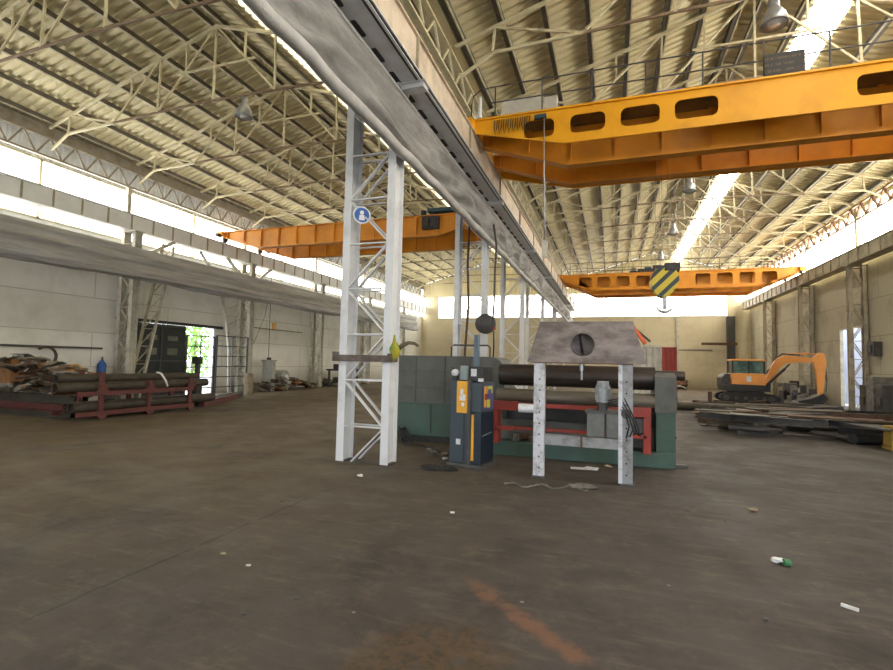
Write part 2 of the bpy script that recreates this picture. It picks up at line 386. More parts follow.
# right wall: door opening Y 26.15..28.5
w = MB()
w.bb(XR, XR+.1, YB, 26.15, 0, 6.6); w.bb(XR, XR+.1, 28.5, YF, 0, 6.6); w.bb(XR, XR+.1, 26.15, 28.5, 3.75, 6.6)
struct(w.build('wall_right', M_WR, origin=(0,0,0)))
corr_wall('wall_right_fascia', XR+.1, YB, YF, 9.0, ZE+.05, M_ROOF)
# far wall with window band
w = MB()
w.bb(XL, XR, YF, YF+.25, 0, 5.95); w.bb(XL, -16.1, YF, YF+.25, 5.95, 8.1); w.bb(8.9, XR, YF, YF+.25, 5.95, 8.1)
struct(w.build('wall_far', M_WF, origin=(0,0,0)))
# gables (ribbed sheet above the far windows)
def gable(name, y):
    rows = [[], []]; p = .3; x = XL; n = int((XR-XL)/p)
    for k in range(n):
        for t, d in ((0,0),(.55,0),(.65,.03),(.9,.03)):
            u = XL+(k+t)*p; rows[0].append((u, y+d, 8.1)); rows[1].append((u, y+d, roof_z(u, .0)))
    return struct(MB().grid(rows, False).build(name, M_ROOF, origin=(0,0,0), solid=.02))
gable('wall_far_gable', YF+.1)
# back wall behind the camera: open gateways in both bays
w = MB()
for x0, x1, z0, z1 in ((XL,-14,0,6),(-8,1.0,0,6),(7.6,XR,0,6),(-14,-8,5.2,6),(1.0,7.6,5.2,6),(XL,XR,6,ZE)):
    w.bb(x0, x1, YB-.25, YB, z0, z1)
w.prism([(XL,ZE),(XV,ZE),(RL,roof_z(RL))], 'Y', YB-.25, YB); w.prism([(XV,ZE),(XR,ZE),(RR,roof_z(RR))], 'Y', YB-.25, YB)
struct(w.build('wall_back', M_WL, origin=(0,0,0)))

# roof sheets: real trapezoid ribs running down the slope
def roof(name, x0, x1, m):
    rows = [[], []]; p = .26; n = int((YF+.3-YB)/p)
    z0, z1 = roof_z(x0+ (1e-4 if x1 > x0 else -1e-4)), roof_z(x1-(1e-4 if x1 > x0 else -1e-4))
    for k in range(n):
        for t, d in ((0,0),(.5,0),(.56,.06),(.94,.06)):
            y = YB+(k+t)*p
            rows[0].append((x0, y, z0+d)); rows[1].append((x1, y, z1+d))
    return struct(MB().grid(rows, False).build(name, m, origin=(0,0,0), solid=.008))
for xa, rg, xb in ((XL-.3, RL, XV), (XV, RR, XR+.3)):
    roof('ceiling', xa, rg, M_ROOF)
    roof('ceiling', rg, rg+1.45, M_ROOF)
    struct(roof('window_skylight', rg+1.45, rg+2.2, M_SKYL if rg < XV else M_SKY))
    roof('ceiling', rg+2.2, xb, M_ROOF)
struct(MB().bb(XV-.25, XV+.25, YB, YF, ZE-.1, ZE-.04).build('trim_valley_gutter', M_STEELC, origin=(0,0,0)))

# windows (one per half bay), translucent back-lit glazing in thin steel frames
wn = 0
def window(axis, pos, a0, a1, z0, z1, m, fm, inward):
    global wn; wn += 1
    def P(u0, u1, d0, d1, za, zb):
        lo, hi = sorted((pos+d0*inward, pos+d1*inward))
        return (lo,hi,u0,u1,za,zb) if axis == 'X' else (u0,u1,lo,hi,za,zb)
    o = struct(MB().bb(*P(a0,a1,-.10,-.08,z0,z1)).build('window_%d' % wn, m, origin=(0,0,0)))
    b = MB(); b.bb(*P(a0-.04,a0+.04,-.14,.02,z0,z1)); b.bb(*P(a0,a1,-.14,.02,z0,z0+.06)); b.bb(*P(a0,a1,-.14,.02,z1-.06,z1))
    b.build('window_frame', fm, o)
yk = [YB+.0]+[-5.1+3.1*k for k in range(16)]+[YF]
for a, b_ in zip(yk[:-1], yk[1:]):
    window('X', XL, a, b_, 6.1, 8.1, M_GLAZE, M_STEELC, 1)
    window('X', XR, a, b_, 6.6, 9.0, M_GLAZER, M_STEELC, -1)
xs = [-16.1+25.0*k/8 for k in range(9)]
for a, b_ in zip(xs[:-1], xs[1:]): window('Y', YF, a, b_, 5.95, 8.1, M_GLAZE, M_OLDW, -1)

# ------------------------------------------------------------------ purlins, trusses, longitudinal lattices
PS = .93
def purlin(x, d, label):
    """Z-section running the length of the hall"""
    z = roof_z(x)-.015
    t = thing('purlin', label, 'purlin', (x, (YB+YF)/2, z-.2), 'roof purlins')
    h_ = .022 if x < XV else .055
    MB().bb(x-h_, x+h_, YB+.05, YF-.05, z-(.14 if x < XV else .20), z-.004).build('web', M_PURLIN_SHADEL if x < XV else M_PURLIN_SHADE, t)  # dark web paints the shade next to the light flange
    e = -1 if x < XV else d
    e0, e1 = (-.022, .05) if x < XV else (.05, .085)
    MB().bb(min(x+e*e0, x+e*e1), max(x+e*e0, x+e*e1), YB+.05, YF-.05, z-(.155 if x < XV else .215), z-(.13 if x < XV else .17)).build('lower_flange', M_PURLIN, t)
for bay, r0, xa, xb in (('left', RL, XL, XV), ('right', RR, XV, XR)):
    for side, s in (('left', 1), ('right', -1)):
        k = 0; x = (xa if s > 0 else xb)+s*.35
        while (x < r0-.15) if s > 0 else (x > r0+.15):
            if not (s < 0 and r0+1.2 < x < r0+2.3):
                purlin(x, s, 'roof purlin of the %s bay, %s slope, %s up from the eave' % (bay, side, NTH[k]))
            k += 1; x += s*PS

def truss(xa, xb, ms):
    """welded roof truss at Y=0, spans xa..xb"""
    c = (xa+xb)/2; h = (xb-xa)/2
    t = thing('roof_truss', 'x', 'roof truss', (c,0,8.7), 'roof trusses')
    def chord(name, pts, w, hh, m=None):
        b = MB()
        for p, q in zip(pts[:-1], pts[1:]): b.bar((p[0],0,p[1]), (q[0],0,q[1]), w, hh)
        b.build(name, M_TIE if name == 'tie_rod' else ms, t)
    zr = lambda d: ZE-.25+SL*d        # rafter height, d metres in from the eave
    rid = zr(h)
    chord('top_chord', [(xa+.1, zr(.1)), (c, rid), (xb-.1, zr(.1))], .075, .075)
    for s, e in ((1, xa), (-1, xb)):
        X = lambda d: e+s*d
        chord('bottom_chord', [(X(.25), 8.35), (X(1.0), 8.78), (X(3.0), 8.855)], .055, .065)
        chord('tie_rod', [(X(3.0), 8.855), (X(4.8), 8.92), (c, 8.96)], .045, .055)
        for p, q in (((1.0,8.78),(1.05,zr(1.05))), ((4.8,8.92),(4.85,zr(4.85))), ((3.7,9.50),(3.7,zr(3.7))), ((5.85,10.05),(5.85,zr(5.85)))):
            MB().bar((X(p[0]),0,p[1]), (X(q[0]),0,q[1]), .05, .05).build('strut', ms, t)
        for p, q in (((4.8,8.92),(h,rid)), ((4.85,zr(4.85)),(3.0,8.86)), ((3.0,8.86),(1.05,zr(1.05)))):
            MB().bar((X(p[0]),0,p[1]), (X(q[0]),0,q[1]), .045, .05).build('tie', ms, t)
    MB().bar((c,0,8.96), (c,0,rid), .05, .05).build('king_post', ms, t)
    MB().bar((c-1.4,0,9.95), (c+1.4,0,9.95), .04, .05).build('tie', ms, t)
    return t
TY = [4.2+3.1*k for k in range(13)]
for bay, xa, xb in (('left', XL+.2, XV-.1), ('right', XV+.1, XR-.2)):
    t0 = truss(xa, xb, M_STEELC if bay == 'left' else M_STEELR)
    for k, y in enumerate(TY):
        o = t0 if k == 0 else dup(t0)
        o.location.y = y
        o['label'] = 'cream welded roof truss spanning the %s bay, %s from the camera' % (bay, NTH[k])

def lattice(name, x, z0, z1, y0, y1, pitch, m, label, w=.05):
    t = thing(name, label, 'lattice beam', (x, (y0+y1)/2, z0))
    MB().bb(x-w, x+w, y0, y1, z1-.06, z1).build('top_chord', m, t)
    MB().bb(x-w, x+w, y0, y1, z0, z0+.06).build('bottom_chord', m, t)
    b = MB(); n = int((y1-y0)/pitch); w_ = .075 if m is M_LATTR else .045
    for k in range(n):
        a = y0+k*pitch; mdl = a+pitch/2
        b.bar((x,a,z0+.03), (x,mdl,z1-.03), w_, w_, (1,0,0)); b.bar((x,mdl,z1-.03), (x,a+pitch,z0+.03), w_, w_, (1,0,0))
    b.build('lacing', m, t)
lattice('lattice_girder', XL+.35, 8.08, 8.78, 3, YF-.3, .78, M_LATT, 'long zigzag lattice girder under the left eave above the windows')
lattice('lattice_girder', XR-.3, 8.35, 9.05, 3, YF-.3, .95, M_LATTR, 'long zigzag lattice girder under the right eave against the bright glazing')
lattice('lattice_girder', XV, 8.5, 9.2, 3, YF-.3, 1.0, M_STEELC, 'cream zigzag lattice girder under the roof valley above the middle crane beams', .06)

# ------------------------------------------------------------------ columns
def column(x0, x1, y0, y1, zt, m, name, label, group, pitch=.77, lw=.14, first='L', bar=.048, z0=.1):
    t = thing(name, label, 'column', ((x0+x1)/2, (y0+y1)/2, 0), group)
    for xa in (x0, x1-lw):
        b = MB(); b.bb(xa, xa+lw, y0, y0+.02, 0, zt); b.bb(xa, xa+lw, y1-.02, y1, 0, zt); b.bb(xa+lw/2-.008, xa+lw/2+.008, y0+.02, y1-.02, 0, zt)
        b.build('leg', m, t)
    for yy in (y0+.035, y1-.035):
        z = z0-pitch*.35; k = 0 if first == 'L' else 1
        while z+pitch < zt:
            za, zb = max(z, .02), z+pitch
            xa, xb = (x0+lw*.7, x1-lw*.7) if k % 2 == 0 else (x1-lw*.7, x0+lw*.7)
            if z < .02: xa = xa+(xb-xa)*(.02-z)/pitch
            MB().bar((xa,yy,za), (xb,yy,zb), .02, bar*1.6, (0,1,0)).build('lacing_bar', m, t)
            MB().bar((x0+lw*.7,yy,zb), (x1-lw*.7,yy,zb), bar*1.4, .02).build('strut', m, t)
            z += pitch; k += 1
    MB().bb(x0-.015, x1+.015, y0-.01, y1+.01, 0, .015).build('base_plate', M_PIPE, t)
    MB().bb(x0-.04, x1+.04, y0-.04, y1+.04, zt-.05, zt).build('cap_plate', m, t)
    return t
ZB, ZT = 6.4, 7.0       # crane beam underside and top
CY = [7.36+6.2*k for k in range(6)]
near = column(-4.38, -3.42, 7.19, 7.53, ZB-.02, M_WHITE, 'lattice_column', 'white lattice steel column nearest the camera, beside the plate rolling machine', 'middle row of columns')
b = MB(); b.bb(-3.42,-2.99,7.26,7.46,ZB-.09,ZB-.02); b.bb(-3.42,-2.95,7.2,7.5,ZB-.02,ZB-.005)
b.build('bracket', M_WHITE, near)
MB().bb(-3.98, -3.82, 7.3, 7.42, ZT-.6, 9.2).build('upper_post', M_WHITE, near)
for k, y in enumerate(CY[1:]):
    dup(near, (near.location.x, y, 0), label='white lattice steel column of the middle row, %s from the camera, under the netted crane beam' % NTH[k+1])
colL = column(-17.6, -16.85, 7.22, 7.5, ZB-.02, M_OLDW, 'lattice_column', 'x', 'left wall columns', pitch=.6, lw=.17)
MB().bb(-17.6, -17.45, 7.28, 7.44, ZB, 8.1).build('upper_post', M_OLDW, colL)
for k, y in enumerate([7.36]+[13.25+6.2*j for j in range(5)]):
    o = colL if k == 0 else dup(colL)
    o.location.y = y; o['label'] = 'cream lattice column on the left wall, %s from the camera, under the left crane beam' % NTH[k]
colR = column(9.84, 10.5, 19.5, 19.78, ZB-.02, M_OLDR, 'lattice_column', 'x', 'right wall columns', pitch=.8, lw=.14)
MB().bb(10.2, 10.36, 19.56, 19.72, ZB, 8.9).build('upper_post', M_OLDR, colR)
for k, y in enumerate([19.7, 25.75, 31.6, 38.2]):
    o = colR if k == 0 else dup(colR)
    o.location.y = y; o['label'] = 'dull cream lattice column on the right wall, %s from the camera, under the right crane beam' % NTH[k]

# ------------------------------------------------------------------ crane beams with rails
def crane_beam(xf, sgn, name, label, m, mb, y0=-8.8, y1=YF-.2, width=.5, pitch=.9):
    """plate girder; xf = x of the face towards the bay, sgn = +1 if the beam body lies on the +x side of it"""
    xa, xb = sorted((xf, xf+sgn*width)); xm = xf+sgn*.16
    t = thing(name, label, 'crane beam', ((xa+xb)/2, (y0+y1)/2, ZB))
    MB().bb(*sorted((xf+sgn*.05, xf+sgn*.08)), y0, y1, ZB+.03, ZT-.03).build('web', m, t)
    MB().bb(xa, xb, y0, y1, ZT-.03, ZT).build('top_flange', m, t)
    b = MB(); b.bb(xa, xb, y0, y1, ZB, ZB+.03); b.build('bottom_flange', mb, t)
    b = MB(); y = y0+.3
    while y < y1:
        b.bb(*sorted((xf+sgn*.005, xf+sgn*.05)), y-.02, y+.02, ZB+.03, ZT-.03); y += pitch
    s_ = b.build('stiffeners', M_OLDR, t)
    MB().bb(*sorted((xf+sgn*(width-.08), xf+sgn*(width-.05))), y0, y1, ZB+.03, ZT-.03).build('rear_web', m, t)
    b = MB(); b.bb(xm-.03, xm+.03, y0, y1, ZT, ZT+.015); b.bb(xm-.012, xm+.012, y0, y1, ZT+.01, ZT+.05); b.bb(xm-.022, xm+.022, y0, y1, ZT+.045, ZT+.07)
    b.build('crane_rail', M_RAIL, t)
    return t
crane_beam(-17.05, -1, 'crane_beam', 'long grey plate crane beam with stiffeners along the left wall windows', M_BEAM, M_BEAM)
crane_beam(9.85, 1, 'crane_beam', 'long cream plate crane beam with stiffeners along the right wall', M_OLDR, M_OLDR)
cb = crane_beam(-2.97, -1, 'crane_beam', 'rust dusted crane beam over the middle columns carrying the right bay cranes', M_BEAMC, M_BEAMG, pitch=3.1)
b = MB()
for xx in (-3.47, -3.03): b.bb(xx-.02, xx+.02, -8.8, YF-.2, ZB-.03, ZB)
b.build('bottom_angle', M_WHITE, cb)
b = MB(); y = -8
while y < YF-.5:
    b.prism(rrect(-3.46, -3.37, y, y+.35, .03, 2), 'Z', ZB-.006, ZB+.002); y += .62
b.build('slots', M_BLACK, cb)
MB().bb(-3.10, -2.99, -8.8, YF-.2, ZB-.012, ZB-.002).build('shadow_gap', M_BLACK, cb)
crane_beam(-4.36, 1, 'crane_beam', 'grey crane beam over the middle columns hidden above the hanging safety net', M_BEAM, M_BEAM, width=.48)

# ------------------------------------------------------------------ safety nets
def hsh(*a):
    return math.sin(a[0]*1.7+a[1]*2.3)*.5+math.sin(a[0]*.63-a[1]*4.1+1.3)*.3+math.sin(a[0]*3.9+a[1]*5.7+.4)*.2
prof = [(-3.40,6.285),(-3.39,6.18),(-3.36,6.05),(-3.32,5.88),(-3.28,5.72),(-3.25,5.58),(-3.235,5.45),(-3.24,5.34),(-3.27,5.27),(-3.30,5.23)]
rows = []; ny = 420; ni = (len(prof)-1)*4
for j in range(ny+1):
    y = 1.0+(43.6-1.0)*j/ny; row = []
    for i in range(ni+1):
        a, fr = divmod(i, 4); p = prof[a]; q = prof[min(a+1,len(prof)-1)]; tt = fr/4; u = i/ni
        x = p[0]+(q[0]-p[0])*tt; z = p[1]+(q[1]-p[1])*tt
        # swags: folds droop between the ties on the beam
        e = math.sin(PI*u)
        ph = y*1.9+2.2*math.sin(y*.37); sw = 1.3*u*math.cos(ph)
        x += e*(.085*math.sin(11*u+sw*2.6+1.2*math.sin(y*.9))+.05*math.sin(21*u+y*2.3+sw*4))+.012*math.sin(y*5+u*20)*e
        z += e*(.05*math.sin(y*1.4+u*3)+.02*math.sin(y*4.3))+(1-u)**6*(-.03*abs(math.sin(y*2.6)))
        row.append((x, y, z))
    rows.append(row)
nt = thing('safety_net', 'grey safety netting hung in folds along the middle crane beam overhead', 'safety net', (-3.3,22,5.1))
MB().grid(rows).build('net_sheet', M_NET, nt, solid=.012)
pts = [(-3.29+.012*math.sin(k*1.9), 1+k*.32, 5.165+.014*math.sin(k*1.3)+.01*math.sin(k*.31)) for k in range(134)]
MB().path(pts, .088, 14).build('rolled_edge', M_NETR, nt)
MB().path([(-3.385, 1+k*.8, 6.26+.006*math.sin(k*2.)) for k in range(54)], .017, 8).build('edge_rope', M_LABEL, nt)
# wall net: hangs in a long fold below the left crane beam
prof = [(-16.79,5.72),(-16.77,5.5),(-16.74,5.28),(-16.71,5.08),(-16.66,4.92),(-16.58,4.80),(-16.52,4.70),(-16.54,4.60),(-16.66,4.53),(-16.79,4.49)]
rows = []; ny = 260
for j in range(ny+1):
    y = 4+(40.5-4)*j/ny; row = []
    for i in range(len(prof)*3-2):
        a, fr = divmod(i, 3); p = prof[a]; q = prof[min(a+1,len(prof)-1)]; tt = fr/3
        x = p[0]+(q[0]-p[0])*tt; z = p[1]+(q[1]-p[1])*tt
        amp = min(1, i/5)
        x += amp*(.09*hsh(y*.35, i*.5)+.05*math.sin(i*.9+.6*math.sin(y*.5)+y*.15)+.03*hsh(y*1.6, i*.9)); z += amp*(.05*hsh(y*.5+2, i*.1)+.03*hsh(y*1.7+3, i*.5))
        row.append((max(x, -16.82), y, z))
    rows.append(row)
wnet = tag(MB().grid(rows).build('safety_net', M_NETW, origin=(-16.7,22,4.4), solid=.012), 'long grey safety netting hanging in folds along the left wall below the windows', 'safety net')

# ------------------------------------------------------------------ overhead cranes
def crane(name, label, Y0, xa, xb, zt, zb, perforated, m, m2, rail=True, depth=2.9, trolley_x=None, holes_l=None, hole_mid=None):
    t = thing(name, label, 'overhead crane', ((xa+xb)/2, Y0+depth/2, zb))
    zl = zt-.30
    ch = 2.15
    def outline(top, bot): return [(xa+.12,top),(xb-.12,top),(xb-.12,zl),(xb-ch,bot),(xa+ch,bot),(xa+.12,zl)]
    if perforated:
        hl = holes_l; hs = []
        for (h0, h1) in hl: hs.append(rrect(h0, h1, zb+.20, zt-.18, .12))
        c2 = xa+xb if hole_mid is None else 2*hole_mid
        for (h0, h1) in hl: hs.append(rrect(c2-h1, c2-h0, zb+.20, zt-.18, .12))
        for y in (Y0, Y0+depth-.04):
            b = MB().holed(outline(zt, zb), hs, y, y+.03)
            b.bb(xa+.1, xb-.1, y-.05, y+.08, zt-.02, zt+.02)
            b.build('walkway_plate', m, t)
        gys = [Y0+.80, Y0+depth-.85]; zg = zb-.20
        for ya, yb in ((Y0+.03, gys[0]), (gys[1], Y0+depth-.04)):
            MB().bb(xa+.4, xb-.4, ya, yb, zt-.06, zt-.02).build('walkway_deck', M_DECK, t)
    else:
        gys = [Y0, Y0+depth-.3]; zg = zb
    for gi, gy in enumerate(gys):
        b = MB(); out = outline(zt-.02, zg)
        b.prism(out, 'Y', gy-.012, gy+.012)
        b.bb(xa+.12, xb-.12, gy-.11, gy+.11, zt-.04, zt-.01)
        b.bar((xa+ch,gy,zg), (xb-ch,gy,zg), .26, .03, (0,0,1))
        b.bar((xa+.15,gy,zl), (xa+ch,gy,zg), .26, .03); b.bar((xb-.15,gy,zl), (xb-ch,gy,zg), .26, .03)
        n = 13; st = (xb-xa-.6)/n
        for k in range(n+1):
            x = xa+.3+k*st
            dd = min(x-xa, xb-x); bz = zg if dd > ch else zl+(zg-zl)*max(0,(dd-.12))/(ch-.12)
            for s in (-1, 1):
                # web stiffener with curved gussets at top and bottom
                g = .16
                b.bb(x-.012, x+.012, min(gy, gy+s*.10), max(gy, gy+s*.10), bz+.01, zt-.03)
                if zt-bz > .5 and gi == 0:
                    for e in (-1, 1):
                        arc = [(x, zt-.03)]+[(x+e*g*(1-math.sin(R(a))), zt-.03-g*(1-math.cos(R(a)))) for a in (0, 30, 60, 90)]
                        b.prism(arc, 'Y', gy+s*.085-.004, gy+s*.085+.004)
                        arc = [(x, bz+.02)]+[(x+e*g*(1-math.sin(R(a))), bz+.02+g*(1-math.cos(R(a)))) for a in (0, 30, 60, 90)]
                        b.prism(arc, 'Y', gy+s*.085-.004, gy+s*.085+.004)
        b.build('main_girder', m2 if perforated else m, t)
    for x in (xa, xb):
        e = MB().bb(x-.13, x+.13, Y0-.25, Y0+depth+.25, zt-.24, zt-.02).build('end_carriage', m, t)
        for y in (Y0+.1, Y0+depth-.1):
            MB().tube((x-.05,y,ZT+.07+.14), (x+.05,y,ZT+.07+.14), .14, 20).build('wheel', M_BLACK, t)
    if rail:
        for y in (Y0+.02, Y0+depth-.02):
            b = MB()
            for z in (zt+.75, zt+.38): b.tube((xa+.5,y,z), (xb-.5,y,z), .016, 8)
            b.path([(xa+.5,y,zt+.75),(xa+.25,y,zt+.72),(xa+.08,y,zt+.6),(xa+.04,y,zt+.4),(xa+.04,y,zt+.0)], .016, 8)
            x = xa+.6
            while x < xb-.4: b.bb(x-.014, x+.014, y-.014, y+.014, zt-.0, zt+.75); x += 1.06
            b.build('railing', M_DARK, t)
    if trolley_x is not None:
        x = trolley_x; g0, g1 = gys
        tr = MB().bb(x-.75, x+.75, g0-.12, g1+.12, zt+.10, zt+.24).build('trolley', M_TEAL, t)
        b = MB().tube((x-.5,(g0+g1)/2-.5,zt+.36), (x-.5,(g0+g1)/2+.5,zt+.36), .16, 20); b.build('rope_drum', M_RAIL, tr)
        b = MB().tube((x+.15,g0+.2,zt+.40), (x+.55,g0+.2,zt+.40), .13, 16); b.bb(x+.15,x+.5,g0+.1,g0+.3,zt+.24,zt+.32); b.build('hoist_motor', M_TEAL, tr)
        b = MB()
        for y in (g0, g1):
            for xx in (x-.55, x+.55): b.tube((xx,y-.04,zt+.075), (xx,y+.04,zt+.075), .075, 16)
        b.build('trolley_wheels', M_BLACK, tr)
    return t
HL = [(-1.86,-1.2),(-.86,-.14),(.17,.92),(1.2,1.98)]
XA, XB = -3.13, 10.01
nc = crane('overhead_crane', 'near yellow overhead crane with rounded cutouts and a railing across the right bay', 10.45, XA, XB, 7.27, 6.49, True, M_YEL, M_ORA, True, 2.85, 1.15, HL, 3.1)
fc = crane('overhead_crane', 'distant orange overhead crane with rectangular cutouts in front of the far windows', 31.6, XA, XB, 7.45, 6.42, True, M_ORA, M_ORA, True, 2.85, 1.8,
           [(-1.97,-1.2),(-.88,-.1),(.25,1.05),(1.4,2.2)])
lc = crane('overhead_crane', 'orange overhead crane with stiffened plate girders across the left bay', 17.75, -17.21, -4.29, 7.55, 6.69, False, M_ORA, M_ORA, False, 2.6, -6.2)
# near crane extras
MB().bb(-2.5,-1.55,11.0,11.2,7.27,7.98).build('electrical_box', M_CONT, nc, bevel=.01); MB().bb(-1.5,-1.2,11.0,11.2,7.27,7.9).build('electrical_box', M_CONT, nc, bevel=.01)
b = MB()
for k in range(8):
    x = -2.52+k*.105; b.path([(x,10.42,7.2),(x-.01,10.40,7.0),(x+.02,10.39,6.86+.0*k),(x+.05,10.40,7.0),(x+.06,10.42,7.2)], .011, 6)
b.build('festoon_cable', M_RUBBER, nc)
b = MB().bb(-1.62,-1.36,10.36,10.44,7.08,7.17); b.build('junction_box', M_TEAL, nc)
b = MB().path([(-1.41,10.40,7.1),(-1.40,10.39,6.0),(-1.38,10.40,5.0),(-1.37,10.4,4.35)], .016, 8); b.build('pendant_cable', M_GALV, nc)
b = MB().bb(-1.42,-1.32,10.36,10.46,4.0,4.36); b.build('pendant_control', M_OLDW, nc)
b = MB().bb(.75,1.35,10.6,10.85,7.29,7.42); b.build('walkway_motor', M_BLUE, nc)
MB().tube((XA+.28,10.35,7.27), (XA+.28,10.35,7.75), .04, 10).build('end_post', M_LABEL, nc)
def sign_mat():
    m = bpy.data.materials.new('faded_sign_board'); nt, N, L = nodes_of(m); b = N['Principled BSDF']; b.inputs['Roughness'].default_value = .6
    tc = N.new('ShaderNodeTexCoord'); mp = N.new('ShaderNodeMapping'); mp.inputs['Scale'].default_value = (9, 1, 1); L.new(tc.outputs['Object'], mp.inputs[0])
    n = N.new('ShaderNodeTexNoise'); n.inputs['Scale'].default_value = 3; L.new(mp.outputs[0], n.inputs['Vector'])
    sx = N.new('ShaderNodeSeparateXYZ'); L.new(tc.outputs['Object'], sx.inputs[0])
    k = N.new('ShaderNodeMath'); k.operation = 'MULTIPLY_ADD'; k.inputs[1].default_value = 8.2; k.inputs[2].default_value = .1; L.new(sx.outputs['Z'], k.inputs[0])
    q = N.new('ShaderNodeMath'); q.operation = 'FRACT'; L.new(k.outputs[0], q.inputs[0])
    r = N.new('ShaderNodeMath'); r.operation = 'GREATER_THAN'; r.inputs[1].default_value = .62; L.new(q.outputs[0], r.inputs[0])
    c = N.new('ShaderNodeMapRange'); c.inputs['From Min'].default_value = .42; c.inputs['From Max'].default_value = .55; L.new(n.outputs['Fac'], c.inputs['Value'])
    z = N.new('ShaderNodeMath'); z.operation = 'MULTIPLY'; L.new(r.outputs[0], z.inputs[0]); L.new(c.outputs[0], z.inputs[1])
    mx = N.new('ShaderNodeMix'); mx.data_type = 'RGBA'; mx.inputs['A'].default_value = (.028, .024, .022, 1); mx.inputs['B'].default_value = (.11, .075, .04, 1)
    L.new(z.outputs[0], mx.inputs['Factor']); L.new(mx.outputs['Result'], b.inputs['Base Color']); return m
b = MB().bb(2.76,3.42,10.40,10.43,7.29,7.72)
tag(b.build('sign_board', sign_mat(), bevel=.006), 'dark faded notice board fixed to the railing of the near yellow crane', 'sign')
# left crane extras: dark control panel on the girder, bumpers
b = MB().bb(-7.15,-6.45,17.55,17.73,6.95,7.45); b.bb(-7.05,-6.85,17.5,17.56,7.05,7.35); b.bb(-6.75,-6.55,17.5,17.56,7.05,7.35); b.build('control_panel', M_BLACK, lc)
for y in (17.3, 20.7): MB().tube((-17.21,y,7.33),(-17.21,y+.25,7.33),.09,14).build('buffer', M_BLACK, lc)
b = MB().bb(-7.6,-4.9,17.8,18.4,7.56,7.60)
for k in range(5): b.tube((-7.3+k*.5,18.1,7.6),(-7.3+k*.5,18.1,7.86),.12,12)
b.build('hoist_machinery', M_TEAL, lc)
b = MB().bb(1.55,2.9,32.0,32.6,7.46,7.75); b.tube((2.4,32.2,7.8),(2.9,32.2,7.8),.2,12); b.build('hoist_machinery', M_BLACK, fc)

# hook block of the near crane
hk = thing('hook_block', 'yellow and black striped hook block hanging over the right bay', 'crane hook', (1.14,11.85,3.05))
o2 = []
for k in range(28):
    a = 2*PI*k/28; rx, rz = .30, .36
    u = rx*math.cos(a); v = rz*math.sin(a)
    if v < 0: u *= 1-.25*abs(v/rz)
    o2.append((1.12+u+.06*v, 3.62+v))
MB().prism(o2, 'Y', 11.72, 11.98).build('sheave_housing', M_STRIPE, hk, bevel=.02)
MB().bb(1.12,1.44,11.70,12.0,3.86,4.03).build('rope_guard', M_BLACK, hk, bevel=.01)
b = MB().tube((1.13,11.85,3.0),(1.13,11.85,3.28),.04,12); 
hp = [(1.13+.16*math.sin(R(a)), 11.85, 3.08-.14*math.cos(R(a))) for a in range(-105,106,15)]
b.path(hp, [.012+.026*math.sin(PI*k/14) for k in range(15)], 10); b.build('ramshorn_hook', M_GALV, hk)
b = MB()
for dx in (-.2,-.07,.07,.2): b.tube((1.14+dx,11.85,4.0 if dx > 0 else 3.85),(1.14+dx*.9,11.85,7.35),.004,6)
b.build('wire_rope', M_RAIL, hk)

# ------------------------------------------------------------------ high-bay lamps
def lamp(loc, hang):
    t = thing('highbay_lamp', 'x', 'lamp', loc, 'high bay lamps')
    x, y, z = loc
    MB().lathe([(.02,.42),(.09,.40),(.10,.20),(.13,.17),(.20,.05),(.24,-.12),(.235,-.13),(.19,.03),(.10,.12),(.0,.13)], loc, 28).build('reflector', M_GALV, t)
    MB().lathe([(.0,-.11),(.228,-.115),(.0,-.105)], loc, 28).build('lens', M_LABEL, t)
    MB().tube((x,y,z+.40),(x,y,z+hang),.015,8).build('hanger', M_DARK, t)
    return t
l0 = lamp((2.93,10.42,8.42), .55)
l0['label'] = 'grey high bay lamp hanging near the ridge above the near yellow crane'
for (x, y, lb) in ((2.76,19.8,'high bay lamp behind the near yellow crane, second from the camera in the right bay'),
                   (2.9,26.1,'small high bay lamp beside the right bay skylight, third from the camera'),
                   (2.87,32.2,'tiny high bay lamp above the distant orange crane'),
                   (-9.6,10.42,'pale high bay lamp hanging under the left bay roof truss')):
    dup(l0, (x,y,8.45), label=lb)

# ------------------------------------------------------------------ plate rolling machine
pm = thing('plate_rolling_machine', 'green and grey plate rolling machine with a long dark top roll behind the steel stand', 'machine', (-1.7,9.4,0))
b = MB(); b.bb(-4.38,-2.32,9.6,10.9,.82,1.83)
hp = [(-2.32,.82),(-2.32,1.83)]+[(-2.32+.28*math.sin(R(a)), 1.55+.28*math.cos(R(a))) for a in range(0,91,15)]+[(-2.04,.82)]
b.prism(hp, 'Y', 9.58, 10.7)
b.build('drive_housing', M_GREY, pm, bevel=.015)
b = MB()
for x in (-3.95,-3.3,-2.75): b.bb(x-.006, x+.006, 9.585,9.6,.86,1.8)
for z in (1.15,1.5): b.bb(-4.36,-2.4,9.585,9.6,z-.006,z+.006)
b.build('panel_seams', M_DARK, pm)
MB().bb(-4.36,-2.06,9.62,10.88,.14,.82).build('lower_housing', M_GREEN, pm, bevel=.01)
b = MB()
for x in (-3.6,-2.9): b.bb(x-.006, x+.006, 9.605,9.625,.2,.8)
b.build('door_seams', M_BLACK, pm)
MB().bb(-4.3,-2.1,9.7,10.8,0,.14).build('plinth', M_BLACK, pm)
MB().path([(-3.25,9.85,1.83),(-3.25,9.85,2.03),(-3.2,9.85,2.07),(-2.45,9.85,2.07),(-2.40,9.85,2.03),(-2.40,9.85,1.83)], .018, 8).build('handrail', M_DARK, pm)
MB().bb(-2.15,1.02,8.95,10.2,0,.26).build('bed', M_GREEN, pm, bevel=.012)
b = MB(); b.tube((-2.05,9.3,1.49),(.72,9.3,1.49),.205,40); b.build('top_roll', M_ROLL, pm)
